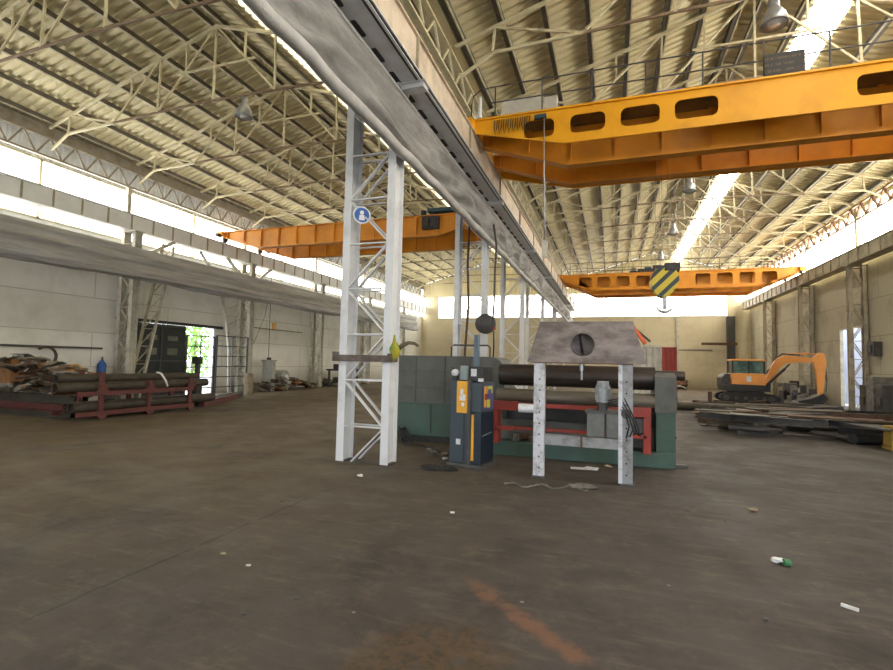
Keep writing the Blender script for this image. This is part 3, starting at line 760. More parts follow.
b = MB(); b.tube((.6,9.3,1.55),(1.2,9.3,1.55),.085,24); b.build('roll_journal', M_ROLL, pm)
for y, z, r in ((9.08,1.10,.135),(9.62,1.02,.135)):
    MB().tube((-2.05,y,z),(.74,y,z),r,32).build('bottom_roll', M_ROLL2, pm)
sp = [(8.98,.02),(10.1,.02),(10.1,1.0),(9.75,1.55),(9.35,1.62),(9.0,1.52),(8.96,.9)]
MB().prism(sp, 'X', .72, 1.02).build('side_housing', M_GREEN, pm, bevel=.012)
MB().prism([(8.93,.92),(8.97,1.53),(9.35,1.635),(9.75,1.56),(10.0,1.2),(10.0,.92)], 'X', .70, 1.035).build('bearing_block', M_GREY, pm, bevel=.01)
b = MB()
for y in (9.2,9.5): 
    for z in (.5,1.1): b.tube((1.02,y,z),(1.06,y,z),.03,10)
b.build('bolts', M_DARK, pm)
MB().bb(-2.05,.72,10.0,10.15,.26,.95).build('rear_beam', M_DARK, pm)
MB().bb(-2.05,.72,9.35,9.45,.26,.62).build('middle_beam', M_GREY, pm)
# red work table frame on the front of the machine
for s, x in ((1,-2.02),(-1,.56)):
    b = MB(); b.bb(x-.06,x+.06,8.7,8.82,.26 if s > 0 else .26,1.02); b.bb(*sorted((x,x+s*.42)),8.68,8.82,.86,1.02); b.bb(*sorted((x,x+s*.36)),8.70,8.8,.50,.57); b.bb(x-.05,x+.05,8.8,9.05,.26,.9)
    b.bb(x-.07,x+.07,8.68,9.0,.26,.29)
    b.build('red_frame', M_RED, pm, bevel=.006)
b = MB(); b.bb(-1.95,.5,8.72,8.80,.93,1.0); b.bb(-1.95,.5,8.74,8.80,.52,.57); b.build('red_rail', M_RED, pm)
b = MB(); b.bb(.18,.50,8.72,8.95,.60,.84); b.build('gear_case', M_DARK, pm, bevel=.01)
# loose offcuts lying on the bed between the frames
for k in range(34):
    x = -1.85+random.random()*2.0; y = 9.05+random.random()*.5; a = random.random()*PI
    d = (.08+.22*random.random(), .05+.08*random.random(), .03+.10*random.random())
    m = random.choice([M_GSCRAP, M_TAN, M_RUST, M_LABEL if k < 2 else M_GSCRAP])
    tag(MB().box((x,y,.262+d[2]/2), d, a).build('metal_offcut', m, bevel=.008), 'small metal offcut lying on the green bed of the rolling machine', 'scrap', 'offcuts on the machine bed')

# ------------------------------------------------------------------ stand with hood, power pack
sd = thing('steel_stand', 'scuffed white two legged steel stand in front of the rolling machine', 'stand', (-.42,7.5,0))
def chan(x0, x1, z0, z1, m, hol):
    b = MB(); b.bb(x0,x1,7.44,7.46,z0,z1); b.bb(x0,x0+.012,7.46,7.58,z0,z1); b.bb(x1-.012,x1,7.46,7.58,z0,z1)
    o = b.build('leg', m, sd)
    b = MB(); n = 9
    for k in range(n): b.tube((x0+.55*(x1-x0),7.433,z0+.12+k*(z1-z0-.2)/n),(x0+.55*(x1-x0),7.441,z0+.12+k*(z1-z0-.2)/n),.013,10)
    b.build('bolt_holes', M_BLACK, o); return o
chan(-1.12,-.96,.03,1.72,M_STAND,1)
o = chan(.10,.29,.03,1.72,M_STANDG,1)
MB().bb(.095,.15,7.43,7.442,.03,1.72).build('white_edge', M_STAND, o)
for x in (-1.04,.22): MB().bb(x-.10,x+.11,7.4,7.64,0,.03).build('foot', M_DARK, sd)
b = MB(); b.bb(-.96,.13,7.44,7.455,.50,.65); b.bb(-.96,.13,7.455,7.56,.635,.65); b.bb(-.96,.13,7.455,7.56,.50,.515); b.build('cross_beam', M_STANDG, sd)
b = MB(); b.bb(-.43,-.40,7.425,7.44,.48,.66); b.build('splice_plate', M_RUST, sd)
MB().tube((-1.36,7.52,1.02),(-1.12,7.52,1.02),.068,20).build('side_pipe', M_LABEL, sd)
MB().bb(-1.14,.30,7.42,7.72,1.72,1.735).build('top_plate', M_RUST, sd)
b = MB(); b.tube((-.42,7.5,1.62),(-.42,7.5,1.72),.035,12); b.tube((-.42,7.5,1.48),(-.42,7.5,1.62),.018,10); b.build('leveling_bolt', M_GALV, sd)
# trapezoid hood
hd = thing('steel_hood', 'brown mill scaled trapezoid steel hood with a round hole on top of the stand', 'hood', (-.4,7.6,1.735))
tz = [(-1.22,1.735),(.47,1.735),(.28,2.35),(-1.03,2.35)]
MB().holed(tz, [circ(-.405,2.01,.16,40)], 7.44, 7.455).build('front_plate', M_PLATE, hd)
MB().prism(tz, 'Y', 7.80, 7.815).build('back_plate', M_PLATE, hd)
for p, q in ((tz[0],tz[3]),(tz[1],tz[2])):
    b = MB(); b.bar((p[0],7.63,p[1]),(q[0],7.63,q[1]),.36,.012,(1,0,0)); b.build('side_plate', M_PLATE, hd)
MB().bb(-1.03,.28,7.455,7.8,2.338,2.35).build('top_plate', M_PLATE, hd)
MB().bb(-1.22,.47,7.455,7.8,1.735,1.747).build('bottom_plate', M_PLATE, hd)
b = MB(); b.lathe([(.16,0),(.178,0),(.178,.012),(.16,.012)], (-.405,7.436,2.01), 40, 'Y'); b.build('hole_ring', M_ROLL2, hd)
MB().tube((-.40,7.76,1.75),(-.48,7.76,2.3),.02,10).build('inner_rod', M_DARK, hd)
# orange clamp hanging on the hood's sloping right edge
cl = thing('ratchet_clamp', 'orange and black clamp hooked on the right sloping edge of the steel hood', 'clamp', (.42,7.6,2.0))
MB().bar((.28,7.56,2.30),(.47,7.56,2.03),.09,.05).build('clamp_body', M_CLAMP, cl, bevel=.008)
b = MB().bar((.33,7.53,2.24),(.53,7.53,2.06),.022,.03); b.build('lever', M_BLACK, cl)
# hydraulic power pack on the cross beam
hp_ = thing('hydraulic_power_pack', 'grey hydraulic power pack with upright motor on the cross beam of the stand', 'power pack', (-.1,7.6,.65))
MB().bb(-.34,-.09,7.46,7.80,.655,1.03).build('oil_tank', M_HYD, hp_, bevel=.012)
MB().bb(-.07,.16,7.44,7.78,.655,1.0).build('oil_tank', M_HYD, hp_, bevel=.012)
MB().bb(-.36,.18,7.44,7.82,1.0,1.04).build('tank_lid', M_DARK, hp_, bevel=.006)
b = MB(); b.tube((-.12,7.6,1.16),(-.12,7.6,1.42),.095,24); b.tube((-.12,7.6,1.42),(-.12,7.6,1.47),.085,24)
b.build('motor', M_MOTOR, hp_)
b = MB()
for k in range(16):
    a = 2*PI*k/16; b.box((-.12+.1*math.cos(a),7.6+.1*math.sin(a),1.29),(.02,.006,.2),a)
b.build('cooling_fins', M_MOTOR, hp_)
MB().tube((-.12,7.6,1.03),(-.12,7.6,1.16),.07,20).build('bell_housing', M_DARK, hp_)
MB().bb(-.05,.0,7.5,7.6,1.22,1.36).build('terminal_box', M_HYD, hp_)
MB().tube((.20,7.42,1.02),(.20,7.5,1.02),.07,16).build('valve', M_DARK, hp_)
b = MB()
for k in range(4):
    z = 1.0-.03*k; b.path([(-.05,7.5,1.1+.03*k),(.08+.03*k,7.45,1.13+.04*k),(.20+.045*k,7.42-.01*k,1.0-.03*k),(.24+.05*k,7.40,.84-.04*k),(.20+.05*k,7.42,.68+.02*k)], .010, 8)
b.build('hose', M_RUBBER, hp_)

# ------------------------------------------------------------------ control cabinet
CX, CYY = -2.18, 7.90
cbn = thing('control_cabinet', 'dark navy control cabinet with amber panels between the near column and the stand', 'cabinet', (CX,CYY,0))
def cbx(name, x0,x1,y0,y1,z0,z1,m,bev=.008,par=None):
    return MB().bb(CX+x0,CX+x1,CYY+y0,CYY+y1,z0,z1).build(name, m, par or cbn, bevel=bev)
cbx('plinth',-.35,.31,-.31,.31,0,.06,M_DARK)
cbx('body',-.32,.05,-.27,.27,.06,1.41,M_NAVY,.02)
cbx('side_housing',.05,.25,-.25,.25,.06,.90,M_NAVYD)
cbx('display_housing',.05,.25,-.25,.25,.90,1.38,M_NAVY)
cbx('edge_post',.02,.075,-.30,-.24,.06,1.42,M_DARK)
p = cbx('front_panel',-.17,.02,-.32,-.27,.88,1.40,M_AMBER)
b = MB()
for (x,z,w_,h_) in ((-.07,1.22,.05,.10),(-.035,1.13,.06,.10),(-.09,1.12,.05,.07),(-.05,1.02,.05,.06)): b.box((CX+x,CYY-.322,z),(w_,.006,h_))
b.build('worn_label', M_LABEL, cbn)
cbx('vent_slot',-.06,-.035,-.275,-.268,.1,.86,M_BLACK,0)
cbx('label',-.19,-.11,-.275,-.268,.36,.45,M_LABEL,0)
cbx('upper_panel',-.13,-.02,-.29,-.2,1.42,1.65,M_LGREY)
cbx('upper_box',-.02,.24,-.2,.2,1.40,1.64,M_BLACK)
cbx('label',.03,.13,-.207,-.2,1.48,1.60,M_LABEL,0)
cbx('small_label',.19,.26,-.26,-.2,1.40,1.45,M_LABEL,0)
cbx('yellow_strip',.075,.125,-.262,-.25,.12,.86,M_AMBER)
cbx('display_frame',.252,.258,-.2,.2,.94,1.34,M_VIOLET,0)
cbx('display_strip',.258,.262,-.17,-.08,.98,1.32,M_AMBER,0)
cbx('display_mark',.258,.264,-.05,.14,1.2,1.32,M_LIME,0); cbx('display_mark',.258,.264,-.05,.06,.97,1.10,M_LIME,0)
cbx('display_screen',.264,.266,-.03,.09,1.13,1.27,M_VIOLET,0)
cbx('switch',.259,.275,-.15,-.10,1.1,1.2,M_RED,0)
MB().bar((CX+.25,CYY-.2,.52),(CX+.25,CYY+.15,.55),.012,.02).build('handle', M_GALV, cbn)
b = MB().lathe([(.0,-.02),(.055,-.018),(.06,.0),(.06,.05),(.0,.05)], (CX-.24,CYY-.27,1.53), 24, 'Y'); b.build('gauge', M_LABEL, cbn)
b = MB().tube((CX-.24,CYY-.24,1.40),(CX-.24,CYY-.24,1.48),.05,14); b.bar((CX-.31,CYY-.25,1.62),(CX-.24,CYY-.25,1.57),.015,.015); b.build('valve', M_BLACK, cbn)
MB().bb(CX-.0,CX+.075,CYY-.06,CYY+.02,1.6,2.17).build('mast', mat('mast_blue_grey',(.12,.17,.22),.5), cbn, bevel=.006)
cbn.rotation_euler.z = R(-11)

# cable heap and hose beside the cabinet
pts = []
for k in range(60):
    a = k*.55; r = .13+.05*math.sin(k*1.3)
    pts.append((-2.62+.1*math.sin(k*.21)+r*1.5*math.cos(a), 7.42+r*.8*math.sin(a)-.003*k, .014+.02*abs(math.sin(k*.9))))
tag(MB().path(pts, .009, 6).build('cable_coil', M_RUBBER), 'thin black cable coiled on the floor at the foot of the navy cabinet', 'cable')
pts = [(-4.2,9.35,.02),(-4.0,9.2,.02),(-3.6,9.15,.02),(-3.3,8.9,.02),(-3.0,8.6,.02),(-2.7,8.4,.02)]
tag(MB().path(pts, .018, 8).build('hose', M_RUBBER), 'black hose lying along the green lower housing of the rolling machine', 'hose')
b = MB(); 
for k in range(5): b.path([(-4.25+.05*k,9.35+.02*k,.0),(-4.27+.05*k,9.34,.2+.04*k),(-4.2+.05*k,9.36,.34-.03*k),(-4.12+.04*k,9.33,.12),(-4.05+.05*k,9.3,.01)], .014, 6)
tag(b.build('hose_bundle', M_RUBBER), 'tangle of black hoses standing on the floor behind the near white column', 'hose')
pts = [(-1.42+.022*k, 6.8+.10*math.sin(k*.35)+.004*k, .012+.006*math.sin(k*2.)) for k in range(52)]
tag(MB().path(pts, .014, 6).build('rope', M_GSCRAP), 'dirty rope lying on the floor in front of the steel stand', 'rope')
pts = [(-.45+.13*math.cos(k*.7)+.003*k, 7.08+.09*math.sin(k*.7), .012+.012*(k%3)) for k in range(46)]
tag(MB().path(pts, .014, 6).build('rope_heap', M_GSCRAP), 'small heap of rusty rope on the floor between the legs of the stand', 'rope')

# things on the near column
b = MB(); b.bb(-4.46,-3.38,7.10,7.17,1.68,1.79); b.bb(-4.46,-4.40,7.1,7.3,1.68,1.84); b.bb(-3.44,-3.36,7.1,7.35,1.68,1.82)
tag(b.build('clamp_bar', mat('rusty_grey_bar',(.16,.135,.12),.7,.1,(.09,.06,.05),9), bevel=.008), 'rusty flat bar clamped across the near white column', 'bar')
sg = thing('round_sign', 'small round blue and white sign on the near white column', 'sign', (-4.02,7.15,4.02))
b = MB(); b.tube((-4.01,7.165,4.16),(-4.01,7.15,4.16),.15,36); b.build('sign_disc', M_LABEL, sg)
b = MB(); b.tube((-4.01,7.15,4.16),(-4.01,7.145,4.16),.125,36); b.build('blue_face', M_BLUE, sg)
b = MB(); b.tube((-4.01,7.145,4.20),(-4.01,7.141,4.20),.035,20); b.prism([(-4.06,4.07),(-3.96,4.07),(-3.97,4.16),(-4.05,4.16)],'Y',7.141,7.145); b.build('white_pictogram', M_LABEL, sg); sg.rotation_euler.z = R(38)
ho = thing('hanging_sling', 'yellow green cloth sling with a bent brown arm hanging on the near white column', 'sling', (-3.3,7.2,1.7))
MB().path([(-3.36,7.2,2.13),(-3.36,7.2,2.02),(-3.33,7.18,1.90),(-3.33,7.18,1.80),(-3.37,7.18,1.68)], [.012,.03,.10,.07,.008], 12).build('cloth', M_CLOTH, ho)
MB().path([(-3.28,7.18,1.90),(-3.2,7.18,1.96),(-3.1,7.18,2.0),(-3.0,7.18,1.99),(-2.93,7.18,1.95)], [.04,.036,.03,.028,.02], 10).build('bent_arm', mat('brown_arm',(.14,.12,.07),.7), ho)
MB().tube((-4.30,7.185,.05),(-4.30,7.185,.35),.004,6)

# cable reel hanging by the second column
rl = thing('cable_reel', 'dark round cable reel hanging on the second middle column', 'cable reel', (-3.25,13.2,2.5))
c_ = (-3.35,13.15,2.80)
MB().lathe([(.0,-.08),(.28,-.08),(.28,-.05),(.2,-.05),(.2,.05),(.28,.05),(.28,.08),(0,.08)], c_, 32, 'Y').build('drum', M_DARK, rl)
MB().lathe([(.205,-.045),(.265,-.045),(.265,.045),(.205,.045)], c_, 32, 'Y').build('wound_cable', M_RUBBER, rl)
MB().tube((-3.08,13.1,2.62),(-3.08,13.1,2.72),.04,12).build('plug', M_RED, rl)
b = MB().path([(-3.14,13.1,2.7),(-3.1,13.08,3.3),(-3.08,13.05,4.2),(-3.05,13.05,5.0),(-3.15,13.1,5.6)], .03, 8); b.build('cable', M_DARK, rl)
MB().path([(-3.1,13.1,2.6),(-3.09,13.1,2.2),(-3.11,13.1,1.6)], .02, 8).build('hanging_cable', M_RUBBER, rl)
tag(MB().path([(-3.97,13.3,.02),(-3.98,13.3,2),(-3.9,13.3,3.4),(-3.95,13.3,4.6),(-3.9,13.3,6.1)], .035, 8).build('cable_riser', M_RUST), 'brown cable climbing inside the second middle column', 'cable')

# ------------------------------------------------------------------ right bay: container, excavator, scrap
ct = thing('storage_container', 'white sided container with a red ribbed end behind the rolling machine', 'container', (1.9,28.5,0))
def ribs(x0, x1, y, z0, z1, p, axis='Y', base=None):
    rows = [[], []]; n = max(1, int((x1-x0)/p))
    p = (x1-x0)/n
    for k in range(n):
        for t, d in ((0,0),(.4,0),(.5,.05),(.9,.05)):
            u = x0+(k+t)*p
            for r, z in zip(rows, (z0, z1)): r.append((u, y+d, z) if axis == 'Y' else (y+d, u, z))
    return MB().grid(rows, False)
ribs(.5, 2.36, 27.0, .12, 2.72, .27).build('white_panel', M_CONT, ct, solid=.02)
ribs(2.44, 3.1, 27.0, .12, 2.66, .22).build('red_panel', M_RED, ct, solid=.02)
b = MB(); b.bb(.5,3.1,27.08,29.4,.1,2.64); b.build('body', M_CONT, ct)
b = MB(); b.bb(.42,2.40,26.96,27.1,2.70,2.82); b.bb(2.36,2.44,26.96,27.1,.0,2.82); b.bb(.42,2.4,26.96,27.1,0,.14); b.build('frame', M_OLDW, ct)
b = MB(); b.bb(2.44,3.14,26.96,27.1,2.62,2.72); b.bb(3.06,3.14,26.96,27.1,0,2.72); b.bb(2.44,3.14,26.96,27.1,0,.14); b.build('red_frame', M_RED, ct)

ex = thing('excavator', 'orange mini excavator with its arm reaching right in front of the right wall', 'excavator', (6.3,27.6,0))
def track(y):
    o = [(5.35,.05),(7.15,.05),(7.45,.18),(7.52,.32),(7.42,.46),(7.2,.52),(5.35,.52),(5.1,.42),(5.05,.28),(5.12,.14)]
    t = MB().prism(o, 'Y', y-.17, y+.17).build('track', M_RUBBER, ex, bevel=.02)
    for x in (5.32,5.75,6.15,6.55,6.95,7.22): MB().tube((x,y-.185,.28),(x,y+.185,.28),.13 if x in (5.32,7.22) else .08,14).build('track_wheel', M_DARK, t)
track(27.1); track(28.35)
MB().bb(5.6,7.0,27.2,28.3,.3,.62).build('undercarriage', M_DARK, ex)
MB().prism([(5.25,.62),(7.05,.62),(7.1,.92),(5.55,.95),(5.2,.88)], 'Y', 26.95, 28.5).build('turntable_skirt', M_BLACK, ex, bevel=.03)
MB().prism([(5.2,.85),(5.75,.85),(5.75,1.45),(5.35,1.42),(5.2,1.25)], 'Y', 27.3, 28.5).build('counterweight', M_DARK, ex, bevel=.05)
MB().prism([(5.62,.90),(7.0,.90),(7.0,1.48),(5.60,1.48),(5.55,1.3)], 'Y', 26.98, 27.95).build('cab_base', M_EXO, ex, bevel=.03)
for x0, x1 in ((5.58,5.66),(6.28,6.34),(6.92,7.0)):
    for y0 in (26.98, 27.87): MB().bb(x0,x1,y0,y0+.08,1.48,2.1).build('cab_pillar', M_BLACK, ex, bevel=.01)
MB().bb(5.56,7.0,26.96,27.97,2.08,2.17).build('cab_roof', M_EXO, ex, bevel=.03)
b = MB(); b.bb(5.66,6.28,27.0,27.02,1.5,2.08); b.bb(6.34,6.92,27.0,27.02,1.5,2.08); b.bb(5.6,5.62,27.06,27.87,1.5,2.08); b.bb(6.96,6.98,27.06,27.87,1.5,2.08); b.bb(5.66,6.92,27.9,27.92,1.5,2.08)
b.build('cab_glass', M_GLASS, ex)
b = MB(); b.bb(6.2,6.4,26.97,26.985,1.08,1.34); b.build('decal', M_LABEL, ex)
MB().box((5.5,26.98,.98),(.07,.04,.07)).build('tail_light', M_RED, ex)
MB().bb(6.95,7.35,27.5,27.9,.6,1.0).build('boom_mount', M_BLACK, ex, bevel=.02)
boom = [(7.05,.85),(7.3,.80),(7.75,1.75),(8.05,2.02),(9.25,2.10),(9.3,2.28),(8.0,2.40),(7.6,2.2),(7.35,1.75)]
MB().prism(boom, 'Y', 27.60, 27.82).build('boom', M_EXO, ex, bevel=.02)
b = MB().tube((7.15,27.5,.9),(7.95,27.5,1.75),.06,12); b.tube((7.95,27.5,1.75),(8.15,27.5,1.98),.035,10); b.build('boom_cylinder', M_BLACK, ex)
b = MB().path([(7.0,27.58,1.1),(7.25,27.57,1.6),(7.5,27.57,2.15),(7.85,27.57,2.47),(8.6,27.57,2.42)], .03, 8); b.build('hydraulic_hose', M_RUBBER, ex)
b = MB().tube((8.1,27.71,2.46),(9.0,27.71,2.50),.05,12); b.tube((9.0,27.71,2.5),(9.42,27.71,2.47),.03,10); b.build('arm_cylinder', M_EXO, ex)
arm = [(9.12,2.26),(9.4,2.56),(9.6,2.5),(9.68,2.1),(9.62,1.5),(9.52,.55),(9.34,.55),(9.28,1.5)]
MB().prism(arm, 'Y', 27.62, 27.80).build('arm', M_EXO, ex, bevel=.02)
b = MB().tube((9.62,27.71,2.1),(9.7,27.71,1.2),.045,12); b.tube((9.7,27.71,1.2),(9.66,27.71,.7),.028,10); b.build('bucket_cylinder', M_DARK, ex)
bk = [(9.45,.62),(9.6,.35),(9.4,.12),(8.95,.08),(8.45,.16),(8.42,.22),(8.95,.36),(9.25,.5)]
MB().prism(bk, 'Y', 27.35, 28.05).build('bucket', M_BLACK, ex, bevel=.015)
b = MB()
for k in range(5): b.prism([(8.46,.14),(8.46,.22),(8.34,.17)],'Y',27.38+k*.15,27.44+k*.15)
b.build('bucket_teeth', M_GALV, ex)
b = MB(); b.prism([(7.62,.08),(7.74,.06),(7.74,.42),(7.62,.42)],'Y',26.95,28.5); b.bar((7.2,27.3,.3),(7.65,27.3,.25),.08,.08); b.bar((7.2,28.1,.3),(7.65,28.1,.25),.08,.08); b.build('dozer_blade', M_DARK, ex)

HM = {}
def settle(b, cell=.11, sink=.015, cap=None):
    """lower / raise a loose piece until it rests on the floor or on pieces already placed"""
    pts = []
    for f in b.f:
        n = len(f)
        for i in range(n):
            p, q = b.v[f[i]], b.v[f[(i+1)%n]]; k = max(1, int((q-p).length/(cell*.8)))
            pts += [p.lerp(q, j/k) for j in range(k)]
    lo, hi = {}, {}
    for p in pts:
        c = (int(p.x//cell), int(p.y//cell)); lo[c] = min(lo.get(c, 1e9), p.z); hi[c] = max(hi.get(c, -1e9), p.z)
    sh = max(max(HM.get(c, .004)-lo[c] for c in lo), .004-min(lo.values()))
    if sh > .004-min(lo.values()): sh -= sink
    if cap is not None and max(p.z for p in b.v)+sh > cap: return None
    for p in b.v: p.z += sh
    for c in hi: HM[c] = max(HM.get(c, 0), hi[c]+sh)
    return max(p.z for p in b.v)
# long scrap field on the floor of the right bay: every piece its own object
def piece(kind, x, y, z, L_, a, tilt, m, label, group, name):
    b = MB(); d = Vector((math.cos(a)*math.cos(tilt), math.sin(a)*math.cos(tilt), math.sin(tilt))); c = Vector((x,y,z)); p, q = c-d*L_/2, c+d*L_/2
    if kind == 'ibeam':
        h = .16; n = d.cross(Vector((0,0,1))).normalized(); up = n.cross(d).normalized()
        for s in (-1,1): b.bar(p+up*s*h/2, q+up*s*h/2, .14, .014, up)
        b.bar(p, q, .012, h, up)
    elif kind == 'pipe': b.tube(p, q, .07+.05*random.random(), 14)
    elif kind == 'plate': b.bar(p, q, .3+.4*random.random(), .03)
    elif kind == 'angle': b.bar(p, q, .10, .012); b.bar(p+Vector((0,0,.05)), q+Vector((0,0,.05)), .012, .10)
    else: b.bar(p, q, .16, .14)
    if settle(b, cap=.55 if y < 18 else .32) is None: return None
    return tag(b.build(name, m), label, 'scrap', group)
random.seed(5)
for k in range(30):
    x = 3.0+random.random()*5.2; y = 15.6+random.random()*6.; d = (.2+.45*random.random(), .2+.4*random.random(), .12+.3*random.random())
    b = MB().box((x,y,.004+d[2]/2), d, random.random()*PI)
    if settle(b, cap=.5 if y < 19 else .36) is None: continue
    tag(b.build('machine_part', random.choice([M_DARK,M_RUST,M_GSCRAP,M_BLACK]), bevel=.02), 'dark machine part lying in the scrap field of the right bay', 'scrap', 'machine parts in the scrap field')
KIND = [('ibeam','steel_beam','rusty steel beam'),('pipe','steel_pipe','dark steel pipe'),('plate','steel_plate','dark steel plate'),('angle','angle_bar','rusty angle bar'),('block','timber_block','dark timber block')]
random.seed(21)
for k in range(260):
    x = 2.4+random.random()*6.2; y = 14.4+random.random()**1.4*8.0
    if k > 235: x, y = 3+random.random()*5, 22.5+random.random()*2.6
    xl = 2.3+(y-14.5)*.12
    x = max(x, xl+.35); y += .12*(x-2.4)*0
    kk, nm, lb = KIND[random.choices(range(5), (4,3,3,3,2))[0]]
    m = random.choice([M_RUST, M_DARK, M_PIPE, M_RUST, M_BLACK, M_DARK])
    if k % 17 == 3: m = M_PIPE
    if k in (9, 33): m = M_WOOD
    a = random.gauss(0, .45); L_ = .8+random.random()*2.2
    L_ = min(L_, 2*(x-xl)/max(.3, abs(math.cos(a)))); L_ = max(L_, .6)
    piece(kk, x, y, .09+random.random()*.22*(1 if y < 21 else .5), L_, a, 0, m, lb+' in the dark scrap field on the floor of the right bay', 'scrap field in the right bay', nm)
for (x,y,h,lb) in ((2.55,22.5,.75,'short dark post standing at the left end of the scrap field'),(3.9,22.8,.72,'short rusty post standing behind the scrap field')):
    b = MB().tube((x,y,0),(x,y,h),.08,12); b.bb(x-.16,x+.16,y-.16,y+.16,0,.03); tag(b.build('post', M_RUST), lb, 'post')
for (x,y,L_,lb) in ((4.6,24.0,3.2,'pale long pipe lying in front of the excavator'),(3.6,21.6,2.6,'thick dark pipe lying at the left end of the scrap field')):
    r = .11 if L_ > 3 else .16
    tag(MB().tube((x-L_/2,y,r),(x+L_/2,y,r),r,18).build('steel_pipe', M_TAN if L_ > 3 else M_PIPE), lb, 'pipe')
b = MB(); b.bb(5.72,6.5,13.1,13.5,0,.08); b.bb(5.74,6.48,13.12,13.48,.08,.52)
tag(b.build('yellow_crate', mat('dull_yellow',(.45,.30,.05),.6,0,(.3,.2,.05),5), bevel=.012), 'dull yellow crate on the floor at the right edge of the view', 'crate')
b = MB(); b.tube((5.35,13.9,.12),(6.2,14.3,.12),.12,14); tag(b.build('steel_pipe', M_BLACK), 'short black pipe lying behind the yellow crate', 'pipe')
# pile and items along the right wall
b = MB(); b.bb(10.25,10.55,24.6,25.15,2.35,2.95); b.bb(10.17,10.25,24.7,25.0,2.5,2.8)
tag(b.build('fuse_box', M_DARK, bevel=.02), 'dark fuse box on the right wall beside the doorway', 'box')
for k,(y,z,h,w_) in enumerate(((23.9,.0,1.5,.55),(24.5,.0,1.15,.5),(23.2,0,1.2,.5))):
    b = MB(); b.bb(10.05-w_*.5,10.5,y-.28,y+.28,z,h); b.bb(9.75,9.80,y-.2,y+.2,h*.3,h*.6)
    tag(b.build('machine_crate', [M_GSCRAP,M_PIPE,M_DARK][k], bevel=.03), ['grey machine crate against the right wall, the tallest of three','brown machine crate against the right wall nearest the doorway','dark machine crate against the right wall nearest the camera'][k], 'crate')
random.seed(11)
for k in range(22):
    y = 30+random.random()*4; z = random.random(); x = 9.2+random.random()*.9
    d = (.2+.4*random.random(), .2+.4*random.random(), .2+.4*random.random())
    b = MB().box((x,y,d[2]/2), d, random.random()*3)
    if settle(b, cap=1.15) is None: continue
    tag(b.build('scrap_block', random.choice([M_DARK,M_GSCRAP,M_PIPE,M_LABEL if k==12 else M_DARK]), bevel=.03), 'dark scrap lump heaped beside the second visible right wall column', 'scrap', 'scrap heap behind the excavator arm')
b = MB(); b.tube((9.72,25.2,.4),(9.72,25.2,.52),.10,14)
# ------------------------------------------------------------------ right doorway
d2 = struct(MB().bb(XR-.03,XR+.12,26.16,26.22,0,3.74).bb(XR-.03,XR+.12,28.44,28.49,0,3.74).bb(XR-.03,XR+.12,26.16,28.49,3.68,3.74).build('door_2', M_OLDR, origin=(0,0,0)))
sh = thing('haze_backdrop', 'pale blue building added for the bluish haze in the right doorway', 'backdrop', (15,29,-.2))  # invented wall whose pale blue imitates bluish outdoor haze
MB().bb(13.2,13.5,22,48,-.22,5.5).build('wall', M_PALEBLUE, sh)
MB().bb(13.12,13.2,33.9,34.3,1.6,2.4).build('window', M_DARK, sh)
MB().bb(13.1,13.6,22,48,5.5,5.7).build('roof', M_GALV, sh)

# ------------------------------------------------------------------ left wall: door, gate, braces, pipe...
dl = struct(MB().bb(XL+.06,XL+.12,13.95,16.35,.03,3.02).build('door_1', M_DOORG, origin=(0,0,0)))
b = MB()
for y in (13.97,15.15,16.3): b.bb(XL+.12,XL+.145,y-.03,y+.03,.05,3.0)
for z in (.08,1.5,2.95): b.bb(XL+.12,XL+.145,13.97,16.33,z-.03,z+.03)
b.build('door_frame', M_DARK, dl)
b = MB()
for y0 in (14.45,15.45):
    for z0 in (1.75,2.35): b.bb(XL+.118,XL+.128,y0,y0+.5,z0,z0+(.28 if z0 < 2 else .2))
b.build('door_panes', mat('dusty_door_glass',(.16,.16,.12),.35,0,(.08,.085,.07),3), dl)
tag(MB().bb(XL+.03,XL+.16,13.2,18.45,3.04,3.16).build('door_rail', M_BLACK), 'black sliding door rail above the dark green door in the left wall', 'rail')
gt = thing('steel_grille', 'dark steel grille standing in front of the open doorway in the left wall', 'grille', (-17.0,18.0,0))
def gframe(y0,y1,z1,x):
    for y in (y0,y1): MB().bb(x-.04,x+.04,y-.04,y+.04,0,z1).build('post', M_DARK, gt)
    b = MB(); z = .35
    while z < z1+.01: b.bb(x-.02,x+.02,y0,y1,z-.022,z+.022); z += (z1-.35)/5
    b.bb(x-.02,x+.02,(y0+y1)/2-.02,(y0+y1)/2+.02,.1,z1)
    b.build('bars', M_DARK, gt)
gframe(17.32,19.3,2.68,-16.9); gframe(15.75,17.28,2.6,-16.98)
def brace(p, q, w, name, label):
    t = thing(name, label, 'brace', p); p, q = Vector(p), Vector(q); n = Vector((0,1,0))*w/2
    for s in (-1,1): MB().bar(p+n*s, q+n*s, .08, .09, (1,0,0)).build('rail', M_OLDW if s > 0 else M_OLDR, t)
    k = 9; b = MB()
    for i in range(k):
        a = p.lerp(q,i/k)-n; c = p.lerp(q,(i+1)/k)+n; a2 = p.lerp(q,(i+.5)/k)
        b.bar(a, c, .03, .04, (1,0,0)); b.bar(p.lerp(q,(i+1)/k)-n, c, .03, .04, (1,0,0))
    b.build('lacing', M_OLDR, t)
brace((-17.2,13.62,0),(-17.1,14.75,6.2),.5,'lattice_brace','leaning ladder like lattice brace beside the dark green door')
t = thing('portal_brace','curved cream portal brace on the left wall behind the steel grille','brace',(-17.2,18.3,0))
MB().path([(-17.15,18.45,0),(-17.15,18.35,2.0),(-17.15,18.15,3.2),(-17.15,17.7,4.6),(-17.15,17.1,5.6),(-17.15,16.4,6.3)], .07, 8).build('curved_leg', M_OLDW, t)
b = MB()
